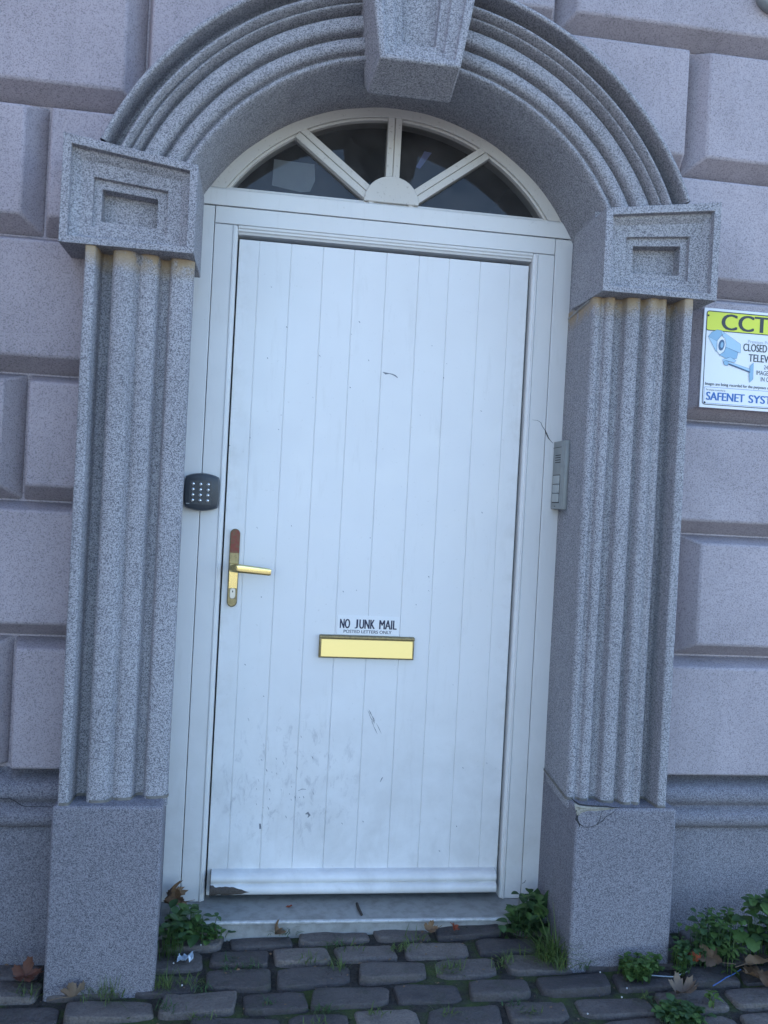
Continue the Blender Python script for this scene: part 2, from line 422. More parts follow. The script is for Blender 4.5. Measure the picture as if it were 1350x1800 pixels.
# ------------------------------------------------------------------ the building
B = tag(empty('stone_building'), 'grey rusticated building front with arched white doorway and fluted pilasters', 'building')
FY = -0.2      # face of the wall blocks
GY = -0.125    # bottom of the grooves
AC = 1.81; AR = .79
zs = [.455, .82, 1.2, 1.555, 1.94, 2.305, 2.69, 3.07, 3.45, 3.83, 4.21, 4.6]
WXS = {-1: 14.0, 1: 4.6}
def far(x0, step, lim):
    out = []; x = x0
    while abs(x) < abs(lim)-.3: out.append(x); x += step
    out.append(lim); return out
leftj  = {0:-1.02, 1:-.72, 2:-1.018, 3:-.72, 4:-.995, 5:-.74, 6:-1.0, 7:-.7, 8:-1.0, 9:-.7, 10:-1.0}
rightj = {0:1.5, 1:.935, 2:1.5, 3:.90, 4:1.5, 5:.880, 6:.45, 7:.8, 8:.45, 9:.8, 10:.45}
wall = MB(); c = .027; cd = .043; cw, cn = .050, .020      # the chamfer turned to the doorway is the wide one
r = random.Random(4)
def block(poly_b, poly_f):
    n = len(poly_b)
    wall.add([(x, GY+.02, z) for x, z in poly_b]+[(x, GY-.0006, z) for x, z in poly_b]+[(x, FY+r.uniform(-.0,.0), z) for x, z in poly_f],
             [tuple(range(2*n, 3*n))]+[(i,(i+1)%n,n+(i+1)%n,n+i) for i in range(n)]+[(n+i,n+(i+1)%n,2*n+(i+1)%n,2*n+i) for i in range(n)])
g = .0022
for k in range(len(zs)-1):
    z0, z1 = zs[k], zs[k+1]; cb = .007 if k == 0 else cd
    for s, J in ((-1, leftj[k]), (1, rightj[k])):
        cL, cR = (cn, cw) if s < 0 else (cw, cn)
        edges = far(J, s*.98, s*WXS[s])
        # inner boundary
        if z0 >= 2.65:
            first = 0.0 if not (s == -1) else 0.0
        inner = None
        xs = edges
        spans = []
        prev = None
        for e in xs:
            spans.append((prev, e)); prev = e
        for a, b in spans:
            if a is None:
                if z0 >= 2.65:
                    if s == -1: a = rightj[k]-.62 if k != 6 else -.17
                    else: a = rightj[k]-.62 if k != 6 else -.17
                    if s == 1: x0, x1 = (a+g), (b-g)
                    else: x0, x1 = (b+g), (a-g)
                    pb = [(x0,z0+g),(x1,z0+g),(x1,z1-g),(x0,z1-g)]
                    pf = [(x0+cL,z0+cb),(x1-cR,z0+cb),(x1-cR,z1-c),(x0+cL,z1-c)]
                    block(pb, pf)
                elif z0 > 1.9:
                    def arcpts(za, zb, n=10):
                        za = max(za, AC); pts = []
                        t0 = math.asin(min(1,(za-AC)/AR)); t1 = math.asin(min(1,(zb-AC)/AR))
                        for i in range(n+1):
                            t = lerp(t0, t1, i/n); pts.append((s*AR*math.cos(t), AC+AR*math.sin(t)))
                        return pts
                    def mk(za, zb, xo):
                        ap = arcpts(za, zb)
                        poly = [(xo, za)]+ap
                        if zb > AC+AR: poly += [(0, zb)]
                        poly += [(xo, zb)]
                        return poly
                    block(mk(z0+g, z1-g, b-s*g), mk(z0+cb, z1-c, b+cL if s < 0 else b-cR))
                else:
                    a = s*.74; x0, x1 = sorted((a, b-s*g))
                    xf0, xf1 = sorted((a, b+cL if s < 0 else b-cR))
                    block([(x0,z0+g),(x1,z0+g),(x1,z1-g),(x0,z1-g)], [(xf0,z0+cb),(xf1,z0+cb),(xf1,z1-c),(xf0,z1-c)])
            else:
                x0, x1 = sorted((a+s*g, b-s*g)); xf0, xf1 = x0-g+cL, x1+g-cR
                block([(x0,z0+g),(x1,z0+g),(x1,z1-g),(x0,z1-g)], [(xf0,z0+cb),(xf1,z0+cb),(xf1,z1-c),(xf0,z1-c)])
# backing with the arched opening, and the closed shell of the house behind it
ZT = 4.6
wall.add([(-WXS[-1],GY,-.4),(-.75,GY,-.4),(-.75,GY,ZT),(-WXS[-1],GY,ZT)], [(0,1,2,3)])
wall.add([(.75,GY,-.4),(WXS[1],GY,-.4),(WXS[1],GY,ZT),(.75,GY,ZT)], [(0,1,2,3)])
arc = [(.75*math.cos(R(a)), AC+.75*math.sin(R(a))) for a in range(0, 181, 10)]
wall.grid([[(x, GY, z) for x, z in arc], [(x, GY, ZT) for x, z in arc]])
wall.add([(-WXS[-1],GY,-.4),(WXS[1],GY,-.4),(WXS[1],7,-.4),(-WXS[-1],7,-.4),(-WXS[-1],GY,ZT),(WXS[1],GY,ZT),(WXS[1],7,ZT),(-WXS[-1],7,ZT)],
         [(4,5,6,7),(1,2,6,5),(2,3,7,6),(3,0,4,7)])
# unseen block added left of the view to keep light off the left wall
wall.box(-13.9, -2.3, -2.9, GY+.05, -.4, ZT-.01)
wall.build('wall', M['wall'], B, smooth=25, bevel=.0065, seg=2, blim=20)
# interior behind the door
mb = MB()
mb.add([(-.72,.14,-.05),(.72,.14,-.05),(.72,2.6,-.05),(-.72,2.6,-.05),(-.72,.14,2.75),(.72,.14,2.75),(.72,2.6,2.75),(-.72,2.6,2.75)],
       [(0,1,2,3),(4,5,6,7),(1,2,6,5),(2,3,7,6),(3,0,4,7)])
mb.build('hallway', M['inside'], B)

# base course with its moulding, each side
prof = [(-.105,.47),(-.126,.446),(-.152,.434),(-.19,.426),(-.206,.412),(-.210,.392),(-.203,.378),(-.190,.371),(-.188,.366),(-.198,.357),(-.213,.350),(-.220,.336),(-.217,.318),(-.205,.305),(-.186,.300),(-.184,.296),(-.190,.288),(-.192,.27),(-.192,-.35),(-.115,-.35)]
for s in (-1, 1):
    mb = MB(); a, b = sorted((s*.8, s*WXS[s])); n = 90
    xs = [lerp(a, b, i/n) for i in range(n+1)]
    mb.grid([[(x, y, z) for y, z in prof] for x in xs])
    mb.build('base_course', M['granite_base'], B, smooth=40)

# profile of the mouldings: (fraction across, protrusion)
PV = [(0,.0),(.010,.010),(.03,.018),(.065,.018),(.085,.010),(.10,.002),(.118,.006),(.135,.022),(.19,.030),(.27,.028),(.298,.016),(.312,.004),(.335,.006),(.352,.030),(.40,.040),(.50,.040),(.535,.032),(.552,.014),(.575,.012),(.592,.034),(.612,.050),(.635,.055),(.658,.047),(.671,.042),(.686,.056),(.715,.070),(.745,.070),(.768,.056),(.782,.022),(.795,.004),(.83,-.002),(.895,.0),(.912,.012),(.920,.062),(.930,.078),(.965,.081),(.99,.076),(1.0,.062)]
PVS = spline(PV, 3)
PP = [(0,.0),(.010,.011),(.045,.016),(.08,.013),(.096,.009),(.12,.011),(.135,.021),(.17,.026),(.215,.025),(.235,.016),(.25,.006),(.285,.004),(.32,.008),(.335,.030),(.352,.038),(.41,.043),(.47,.041),(.49,.033),(.508,.023),(.528,.027),(.545,.045),(.565,.054),(.60,.057),(.64,.056),(.66,.049),(.68,.051),(.71,.056),(.74,.053),(.755,.044),(.768,.012),(.785,.004),(.83,.003),(.87,.005),(.88,.03),(.892,.071),(.903,.080),(.94,.082),(.98,.081),(.993,.075),(1.0,.06)]
PPS = spline(PP, 3)
PL = [(0,.0),(.012,.012),(.05,.019),(.12,.025),(.19,.026),(.222,.018),(.238,-.002),(.28,-.006),(.318,.0),(.338,.026),(.358,.035),(.43,.040),(.49,.038),(.518,.033),(.538,.042),(.558,.053),(.62,.060),(.70,.060),(.738,.054)] + PP[-15:]
PLS = spline(PL, 3)
IY = -.268
for s in (-1, 1):
    P = empty('pilaster', B)
    # shaft
    x_in, x_out = .566, .842
    plan = [(.593,.012)]+[(lerp(.593,.568,t),lerp(.012,-.258,t)) for t in (.33,.66,.95,1)]
    plan += [(lerp(x_in,x_out,v), IY-d) for v, d in (PLS if s < 0 else PPS)] + [(.846,-.28),(.846,-.10)]
    mb = MB(); nz = 34; rows = []
    for i in range(nz+1):
        z = lerp(.39, 1.885, i/nz)
        rows.append([(s*(x+.0008*mnoise.noise((x*9, z*3, s*5))), y+.0014*mnoise.noise((x*14, z*5, s*3+2)), z) for x, y in plan])
    mb.grid(rows)
    mb.build('shaft', M['granite_shaft'], P, smooth=50)
    # reveal behind capital
    mb = MB()
    mb.prism_z([(s*.5945,.012),(s*.5695,-.25),(s*.75,-.25),(s*.75,.012)], 1.87, 2.13)
    mb.build('reveal', M['granite'], P)
    # plinth
    xo = .852 if s < 0 else .870
    mb = MB()
    mb.prism_z([(s*.568,-.357),(s*.5922,.012),(s*.74,.012),(s*xo,-.14),(s*xo,-.357)], -.16, .414)
    mb.build('plinth', M['granite_base'], P, bevel=.009, seg=3, smooth=35)
    # capital: nested sunk panels on a wedge whose top falls towards the opening
    xi, xo2 = .563, .906
    def quad(u, v, Y):       # u from inner to outer, v bottom to top
        zt = lerp(2.106, 2.156, u); zb = 1.873
        return (s*lerp(xi, xo2, u), Y, lerp(zb, zt, v))
    def ring(ui, uo, vb, vt, Y): return [quad(ui, vb, Y), quad(1-uo, vb, Y), quad(1-uo, 1-vt, Y), quad(ui, 1-vt, Y)]
    F0 = -.356
    mb = MB()
    rings = [ring(0,0,0,0,-.10), ring(0,0,0,0,F0), ring(.060,.060,.070,.085,F0), ring(.064,.064,.074,.09,F0+.020),
             ring(.085,.085,.085,.125,F0+.022), ring(.125,.125,.11,.175,F0+.034), ring(.225,.215,.21,.31,F0+.036),
             ring(.229,.219,.22,.315,F0+.050), ring(.305,.275,.285,.40,F0+.051), ring(.31,.28,.29,.405,F0+.090)]
    mb.loft(rings, 0)
    mb.build('capital', M['granite'], P, bevel=.0045, seg=2, smooth=35)
    # thin mortar joints at foot and head of the shaft
    mb = MB()
    pl2 = [(s*(x-.002), y-.0015) for x, y in plan]
    rows = [[(x, y, z) for x, y in pl2] for z in (.4135, .4215)]
    mb.grid(rows); mb.build('mortar_joint', M['mortar'], P, smooth=50)
    mb = MB(); mb.ribbon([(s*.5668,-.245,1.8725),(s*.578,-.12,1.869),(s*.5905,.0,1.8665)], [.010,.007,.006], (-s,0,0))
    mb.build('mortar_joint', M['palemortar'], P, recalc=False)

# arch with its mouldings and soffit
A = empty('arch', B)
mb = MB(); rows = []
a0, a1, n = 22.8, 157.2, 120
for i in range(n+1):
    t = R(lerp(a0, a1, i/n)); row = []
    ri, ro = .668, .888
    pl = [(.664,.012),(.664,-.09),(.665,-.18),(.667,-.258)]+[(lerp(ri,ro,v), IY-d) for v, d in PVS]+[(ro+.004,-.28),(ro+.004,-.10)]
    for rr, y in pl:
        q = .0022*mnoise.noise((rr*14, t*6, 9))
        row.append(((rr+q)*math.cos(t), y+q, AC+(rr+q)*math.sin(t)))
    rows.append(row)
mb.grid(rows)
mb.build('archivolt', M['granite'], A, smooth=50)
K0 = -.42
def kq(u, v, Y):
    hw = lerp(.1085, .190, v); return (lerp(-hw, hw, u)+.003, Y, lerp(2.412, 2.93, v))
def kring(i, vb, vt, Y): return [kq(i, vb, Y), kq(1-i, vb, Y), kq(1-i, 1-vt, Y), kq(i, 1-vt, Y)]
mb = MB()
back = [(-.118,-.27,2.385),(.116,-.27,2.385),(.21,-.27,2.93),(-.21,-.27,2.93)]
mb.loft([[(x,-.10,z+.1 if z < 2.5 else z) for x,_,z in back], back, kring(0,0,0,K0), kring(.085,.035,.05,K0), kring(.09,.038,.055,K0+.018), kring(.215,.085,.1,K0+.022),
         kring(.22,.088,.105,K0+.040), kring(.31,.130,.15,K0+.042), kring(.315,.134,.155,K0+.070)])
mb.build('keystone', M['granite'], A, bevel=.005, seg=2, smooth=35)

# ------------------------------------------------------------------ door frame
DF = empty('door_frame', B)
for s in (-1, 1):
    mb = MB(); a, b = sorted((s*.5375, s*.66)); mb.box(a, b, .0, .07, .0, 2.1195)
    mb.build('outer_jamb', M['frame'], DF, bevel=.0022)
    mb = MB()
    pl = [(s*.5355,.0),(s*.4815,.0),(s*.4795,-.003),(s*.4755,-.0035),(s*.4735,.001),(s*.4685,.002),(s*.4655,.006),(s*.4650,.07),(s*.5355,.07)]
    mb.prism_z(pl, .0, 2.0665)
    mb.build('jamb', M['frame'], DF, bevel=.0012)
mb = MB(); mb.prism_x([(-.0005,2.0685),(-.0005,2.1200),(.07,2.1200),(.07,2.0685)], -.5355, .5355)
mb.build('head_rail', M['frame'], DF, bevel=.002)
mb = MB(); mb.prism_x([(.0005,2.0675),(.002,2.060),(.006,2.058),(.007,2.052),(.012,2.050),(.016,2.044),(.07,2.044),(.07,2.0675)], -.4648, .4648)
mb.build('head_bead', M['frame'], DF, bevel=.001)
mb = MB(); mb.prism_x([(-.003,2.1225),(-.003,2.170),(.002,2.176),(.012,2.1775),(.012,2.180),(.07,2.182),(.07,2.1225)], -.62, .62)
mb.build('transom', M['frame'], DF, bevel=.0015)

# fanlight
FL = empty('fanlight', B)
ZB = 2.1765
def arcpt(cz, rad, t): return (rad*math.cos(t), cz+rad*math.sin(t))
def arcband(mb, c0, r0, c1, r1, y0, y1, n=64):
    s0, s1 = math.asin((ZB-c0)/r0), math.asin((ZB-c1)/r1)
    rows = []
    for i in range(n+1):
        f = i/n; t0 = lerp(s0, math.pi-s0, f); t1 = lerp(s1, math.pi-s1, f)
        p0, p1 = arcpt(c0, r0, t0), arcpt(c1, r1, t1)
        rows.append([(p0[0],y0,p0[1]),(p1[0],y0,p1[1]),(p1[0],y1,p1[1]),(p0[0],y1,p0[1])])
    mb.loft(rows)
mb = MB(); arcband(mb, 1.833, .6135, 1.826, .70, .001, .07); mb.build('arched_frame', M['fan'], FL, bevel=.0015, smooth=35)
mb = MB(); arcband(mb, 1.833, .6055, 1.833, .6130, .010, .07); mb.build('glazing_bead', M['fan'], FL, bevel=.001, smooth=35)
mb = MB(); mb.box(-.506, .506, .013, .07, 2.180, 2.184); mb.build('bottom_bead', M['frame'], FL, bevel=.001)
HC = (0.0, 2.152)
for ang in (143.2, 90, 36.8):
    d = Vector((math.cos(R(ang)), 0, math.sin(R(ang)))); tn = Vector((-d.z, 0, d.x)); o = Vector((HC[0], 0, HC[1]))
    # distance to the arch
    L = .05
    while (o.x+d.x*L)**2 + (o.z+d.z*L-1.832)**2 < .614**2: L += .002
    mb = MB()
    for h in (-1, 1):
        p = [o+d*.06+tn*h*.0012, o+d*L+tn*h*.0012, o+d*L+tn*h*.0215, o+d*.06+tn*h*.0215]
        mb.prism_y([(q.x, q.z) for q in p], .004, .05)
    p = [o+d*.06-tn*.0015, o+d*L-tn*.0015, o+d*L+tn*.0015, o+d*.06+tn*.0015]
    mb.prism_y([(q.x, q.z) for q in p], .010, .05)
    mb.build('glazing_bar', M['fan'], FL, bevel=.0012)
mb = MB(); mb.prism_y([(.0865*math.cos(R(a)), 2.1805+.083*math.sin(R(a))) for a in range(0, 181, 6)], -.002, .05)
mb.build('hub', M['fan'], FL, bevel=.002, smooth=30)
angs = [0, 36.8, 90, 143.2, 180]
for i in range(4):
    lo, hi = angs[i], angs[i+1]; pts = [(HC[0], HC[1]+.03)] if False else []
    a_lo, a_hi = R(lo), R(hi)
    poly = [(.02*math.cos((a_lo+a_hi)/2), 2.179 if i in (0,3) else 2.19)]
    for k in range(13):
        an = lerp(a_lo, a_hi, k/12); L = .02
        # ray from the hub centre to the frame arc, not below the transom
        while (L*math.cos(an))**2 + (HC[1]+L*math.sin(an)-1.832)**2 < .609**2: L += .002
        poly.append((L*math.cos(an)*(.9985), max(2.178, HC[1]+L*math.sin(an))))
    mb = MB(); mb.add([(x, .030, z) for x, z in poly], [tuple(range(len(poly)))])
    mb.build('pane', M['glass'], FL)
# ------------------------------------------------------------------ door leaf
D = empty('door', B)
DY = .018
plank = [-.399, -.301, -.202, -.105, -.003, .100, .197, .298, .396]
px0, px1 = -.4605, .4580
top, bot = 2.030, .012
pl = [(px0,.06),(px0,DY+.002),(px0+.002,DY)]
for x in plank: pl += [(x-.0017,DY),(x-.0006,DY+.0028),(x+.0006,DY+.0028),(x+.0017,DY)]
pl += [(px1-.002,DY),(px1,DY+.002),(px1,.06)]
leafmb = MB(); leafmb.prism_z(pl, bot, top)
wb = [(.018,.0935),(.0,.0925),(-.012,.090),(-.020,.083),(-.0225,.075),(-.0205,.067),(-.013,.0625),(-.012,.0605),(-.0205,.058),(-.0270,.052),(-.0285,.044),(-.0265,.035),(-.020,.0285),(.018,.026)]
mb = MB(); mb.prism_x(wb, -.4475, .4465)
wbo = mb.build('weather_board', M['door'], D, smooth=50)
mb = MB()
def wby(z):
    for (y0, z0), (y1, z1) in zip(wb[7:], wb[8:]):
        if z1 <= z <= z0: return lerp(y0, y1, (z-z0)/(z1-z0))
    return -.02
rows = []
for i in range(25):
    f = i/24; x = lerp(-.4490, -.328, f)
    ztop = .0585-.0 if f < .12 else .0555-.012*max(0,(f-.55)/.45)+.002*mnoise.noise((f*9, 0, 0))
    zlow = .0285+.009*max(0,(f-.35)/.65)**1.2+.0015*mnoise.noise((f*7, 3, 0))
    if f > .8: m_ = (1-f)/.2; mid = .5*(ztop+zlow); ztop = mid+(ztop-mid)*m_; zlow = mid-(mid-zlow)*m_
    rows.append([(x, wby(lerp(zlow, ztop, k/6))-.0018, lerp(zlow, ztop, k/6)) for k in range(7)])
mb.grid(rows); mb.box(-.4495, -.4472, -.029, .018, .0285, .092)
mb.build('rotten_patch', M['wood'], wbo, smooth=60)
mb = MB(); mb.add([(-.46,.0178,.0275),(-.4485,-.004,.0275),(-.4485,-.004,.10),(-.46,.0178,.10)], [(0,1,2,3)])
mb.build('end_gap', M['dark'], D) if False else None

# door furniture
def stadium(cx, cz, w_, h_, n=12):
    r_ = w_/2; pts = []
    for k in range(n+1): a = R(180*k/n); pts.append((cx+r_*math.cos(a), cz+h_/2-r_+r_*math.sin(a)))
    for k in range(n+1): a = R(180+180*k/n); pts.append((cx+r_*math.cos(a), cz-h_/2+r_+r_*math.sin(a)))
    return pts
hx, hz = -.4275, 1.0235
mb = MB(); mb.prism_y(stadium(hx, hz, .0305, .240), .007, DY-.0005)
hp = mb.build('handle_plate', M['tarnish'], D, bevel=.003, smooth=40)
mb = MB(); pts = [(x, z) for x, z in stadium(hx+.001, hz+.001, .0265, .233) if z > hz+.048]
mb.prism_y([(hx+.0143, hz+.046)]+pts+[(hx-.0123, hz+.046)], .0055, .0072)
mb.build('red_paint', M['red'], hp)
mb = MB(); mb.box(hx-.0115, hx+.0135, .0058, .0073, hz-.062, hz-.008); mb.build('worn_brass', M['brass'], hp)
mb = MB()
mb.prism_y(stadium(hx+.001, hz-.078, .017, .033), .0035, .0075)
lk = mb.build('lock_cylinder', M['steel'], hp, bevel=.001)
mb = MB(); mb.prism_y([(hx+.001+.0016*math.cos(R(a)), hz-.072+.0035*math.sin(R(a))) for a in range(0,360,30)], .0030, .0036); mb.build('keyhole', M['dark'], lk) if False else mb.build('keyhole', M['dark'], hp)
lev = MB(); ring = []
path = [(-.4275,.006,1.0265,.0125,.0125),(-.4275,-.014,1.0265,.0115,.0125),(-.426,-.030,1.0265,.0125,.0130),(-.417,-.040,1.0265,.0095,.0132),(-.400,-.0425,1.0255,.0078,.0128),(-.360,-.0435,1.0225,.0065,.0118),(-.320,-.0435,1.0190,.0060,.0108),(-.314,-.0430,1.0185,.0040,.0092)]
for i, (x, y, z, hy, hh) in enumerate(path):
    p = Vector((x, y, z)); q0 = Vector(path[max(i-1,0)][:3]); q1 = Vector(path[min(i+1,len(path)-1)][:3])
    d = (q1-q0).normalized(); sd_ = d.cross(Vector((0,0,1))).normalized(); u_ = sd_.cross(d).normalized()
    ring.append([p+sd_*hy*math.copysign(abs(math.cos(a))**.45, math.cos(a))+u_*hh*math.copysign(abs(math.sin(a))**.45, math.sin(a)) for a in [2*math.pi*(k+.5)/20 for k in range(20)]])
lev.loft(ring); lev.build('lever_handle', M['brass'], D, smooth=45)
# letter plate
LP = MB()
lx0, lx1, lz0, lz1 = -.1535, .1465, .756, .8275
LP.box(lx0, lx1, .004, DY-.0005, lz0, lz1)
LP.box(lx0, lx1, -.002, .004, lz1-.010, lz1-.0005)
lp = LP.build('letter_plate', M['tarnish'], D, bevel=.0025)
mb = MB()
mb.add([(lx0+.006,-.0045,lz0+.005),(lx1-.005,-.0045,lz0+.005),(lx1-.005,.0032,lz1-.012),(lx0+.006,.0032,lz1-.012),
        (lx0+.006,.005,lz0+.005),(lx1-.005,.005,lz0+.005),(lx1-.005,.006,lz1-.012),(lx0+.006,.006,lz1-.012)],
       [(0,1,2,3),(4,7,6,5),(0,4,5,1),(1,5,6,2),(2,6,7,3),(3,7,4,0)])
mb.build('flap', M['flap'], lp, bevel=.001)
# scuffs on the leaf
mb = leafmb; sy = DY-.0006
def door_marks(pl_, wd):
    mb.ribbon([at_y(a, b, sy) for a, b in pl_], wd, (0,-1,0), 1)
door_marks([(673,654),(678,656.5),(684,656.5),(690,658),(695,660.5),(699,664)], [.0008,.006,.002,.003,.004,.002])
for k in range(9):
    a = rnd.uniform(646, 662); b = 1247+ (a-646)*1.9+rnd.uniform(-6, 10); l = rnd.uniform(8, 20)
    door_marks([(a, b), (a+l*.25, b+l*.5), (a+l*.48, b+l)], [.0004, rnd.uniform(.0012,.0028), .0004])
door_marks([(537,1431),(541,1429),(544,1433),(541,1437)], [.003,.008,.007,.002])
door_marks([(524,1390),(531,1387),(538,1387.5)], [.0008,.0022,.001])
door_marks([(668,1375),(671,1369),(673,1366)], [.0008,.003,.001])
door_marks([(457,1448),(457.5,1457)], [.005,.006])
for k in range(26):
    a = rnd.gauss(500, 34); b = rnd.gauss(1375, 45); l = rnd.uniform(2, 7)
    door_marks([(a, b), (a+l*.3, b+l*.5), (a+l*.4, b+l)], [.0006, rnd.uniform(.0008,.0022), .0005])
for k in range(40):
    a = rnd.uniform(390, 860); b = rnd.uniform(500, 1510)
    door_marks([(a, b), (a+rnd.uniform(.8,2.2), b+rnd.uniform(.8,2.5))], rnd.uniform(.0008,.0022))
mb.build('leaf', [M['door'], M['scuff']], D)
mb = MB()
mb.ribbon([at_y(a, b, -.0006) for a, b in ((936,738),(945,739),(951,743),(953,749),(958,756),(961,763),(964,770),(968,775),(972,779))], [.0006,.0009,.0015,.0018,.0018,.0045,.0035,.0015,.001], (0,-1,0))
mb.build('crack', M['crack'], DF, recalc=False); mb = MB()
mb.ribbon([at_y(a, b, -.0006) for a, b in ((924,1547),(922,1551),(918,1553))], [.001,.002,.001], (0,-1,0))
mb.build('crack', M['crack'], DF, recalc=False)

# threshold
mb = MB()
mb.prism_x([(.09,-.001),(-.008,-.0015),(-.118,-.0055),(-.1205,-.008),(-.1205,-.11),(.09,-.11)], -.605, .605)
th = mb.build('threshold', M['sill'], B, bevel=.002)
mb = MB(); mb.prism_x([(-.1145,-.0050),(-.1185,-.0035),(-.1245,-.0040),(-.1270,-.0075),(-.1250,-.0125),(-.1208,-.0130),(-.1208,-.0062)], -.545, .545)
mb.build('nosing', M['nosing'], th, smooth=60)

# cracks and broken corner on the stone
mb = MB()
def crk(pts_, Y, wd):
    mb = MB(); mb.ribbon([at_y(a, b, Y) for a, b in pts_], wd, (0,-1,0)); mb.build('crack', M['crack'], B, recalc=False)
z5 = lambda a, b: (980+a/6.136, 1360+b/6.136)
crk([z5(*p) for p in ((150,265),(185,300),(230,330),(330,345),(420,350),(520,352),(600,365),(700,368),(900,366),(1120,366),(1270,372))], -.3585, [.002,.005,.005,.004,.004,.004,.003,.0014,.001,.001,.0008])
crk([z5(*p) for p in ((235,540),(285,575),(340,578),(390,568),(430,545),(455,500),(470,440),(485,400))], -.3585, [.003,.0015,.0013,.0015,.0018,.0015,.0014,.001])
crk([z5(*p) for p in ((430,550),(480,515),(520,465),(575,440),(620,400),(650,385))], -.3585, [.0012,.0016,.0013,.0013,.001,.0006])
crk([z5(*p) for p in ((200,395),(215,440),(205,490),(235,545),(240,580))], -.3585, [.004,.007,.008,.004,.001])
mb.ribbon([(-.5745,-.27,.41),(-.578,-.24,.425),(-.581,-.20,.448),(-.585,-.15,.470),(-.587,-.11,.50)], [.003,.004,.003,.004,.002], (1,0,0))
crk([(1020,1405),(1003,1388),(990,1375),(978,1362),(970,1348)], -.27, .003) if False else None
mb.build('crack', M['crack'], B, recalc=False)
mb = MB()
def wcrk(pts_, wd): mb.ribbon([(a, -.2235, b) if False else at_y(a, b, -.2215) for a, b in pts_], wd, (0,-1,0))
wcrk([(-30,1402),(0,1404),(18,1404),(28,1409),(36,1415),(45,1418),(62,1417.5),(90,1418)], [.002,.002,.0018,.0022,.0022,.0018,.0015,.001])
mb.build('crack', M['crack'], B, recalc=False)
# broken top edge of the right plinth, bare lighter stone
mb = MB()
ups = [z5(*p) for p in ((175,315),(240,345),(330,352),(420,358),(520,362),(620,372))]
dns = [z5(*p) for p in ((215,470),(262,420),(330,400),(420,402),(520,390),(625,378))]
rows = []
for k in range(5):
    rows.append([at_y(lerp(a[0],b[0],k/4), lerp(a[1],b[1],k/4), -.3578-.004*(1 if 0<k<4 else 0)*(.5+mnoise.noise((i*3.1,k*2.3,0)))) for i, (a, b) in enumerate(zip(ups, dns))])
mb.grid(rows); mb.build('broken_edge', M['chip'], B)

# ------------------------------------------------------------------ lettering
CAP = None
def text_mesh(s, x, z, width, height, Y, m, parent, heavy=0.0, fit=False, bold=0.0, name='lettering', shear=0.0):
    cu = bpy.data.curves.new('t', 'FONT'); cu.body = s; cu.size = 1.0; cu.offset = bold; cu.fill_mode = 'FRONT'; cu.resolution_u = 4
    o = bpy.data.objects.new('t', cu); COL.objects.link(o)
    dg = bpy.context.evaluated_depsgraph_get(); me = bpy.data.meshes.new_from_object(o.evaluated_get(dg))
    bpy.data.objects.remove(o); bpy.data.curves.remove(cu)
    xs_ = [v.co.x for v in me.vertices]; ys_ = [v.co.y for v in me.vertices]
    x0, x1, y0, y1 = min(xs_), max(xs_), (min(ys_) if fit else 0.0), (max(ys_) if fit or not CAP else CAP)
    width -= heavy
    for v in me.vertices:
        u = (v.co.x-x0)/(x1-x0)*width; h = (v.co.y-y0)/(y1-y0)*height
        v.co = (x+u+shear*h, Y, z+h)
    if heavy:
        bm = bmesh.new()
        for k in range(4):
            n0 = len(bm.verts); bm.from_mesh(me); bm.verts.ensure_lookup_table()
            for v in bm.verts[n0:]: v.co.x += heavy*k/3; v.co.y -= .00003*k
        bm.to_mesh(me); bm.free()
    me.materials.clear(); me.materials.append(m); me.name = name
    ob = bpy.data.objects.new(name, me); COL.objects.link(ob)
    if parent: ob.parent = parent
    return ob

# junk mail sticker
_h = text_mesh('H', 0, 0, .01, .01, 0, M['ink'], None)
_cu = bpy.data.curves.new('t', 'FONT'); _cu.body = 'H'; _cu.size = 1.0; _o = bpy.data.objects.new('t', _cu); COL.objects.link(_o)
_me = bpy.data.meshes.new_from_object(_o.evaluated_get(bpy.context.evaluated_depsgraph_get()))
CAP = max(v.co.y for v in _me.vertices)
bpy.data.objects.remove(_o); bpy.data.curves.remove(_cu); bpy.data.objects.remove(_h); bpy.data.meshes.remove(_me)
ST = tag(empty('mail_sticker'), 'small white NO JUNK MAIL sticker on the door just above the brass letter plate', 'sticker')
mb = MB(); mb.box(-.099, .099, DY-.0014, DY-.0002, .8285, .8890); mb.build('backing', M['stickerw'], ST)
text_mesh('NO', -.0910, .8488, .0325, .0285, DY-.0018, M['navy'], ST, heavy=.0021)
text_mesh('J', -.0440, .8486, .0105, .0287, DY-.0018, M['navy'], ST, heavy=.0021, fit=True)
text_mesh('UNK', -.0298, .8488, .0498, .0285, DY-.0018, M['navy'], ST, heavy=.0021)
text_mesh('MAIL', .0335, .8488, .0560, .0285, DY-.0018, M['navy'], ST, heavy=.0021)
text_mesh('POSTED LETTERS ONLY', -.0780, .8345, .1520, .0092, DY-.0018, M['navy'], ST, heavy=.0005)

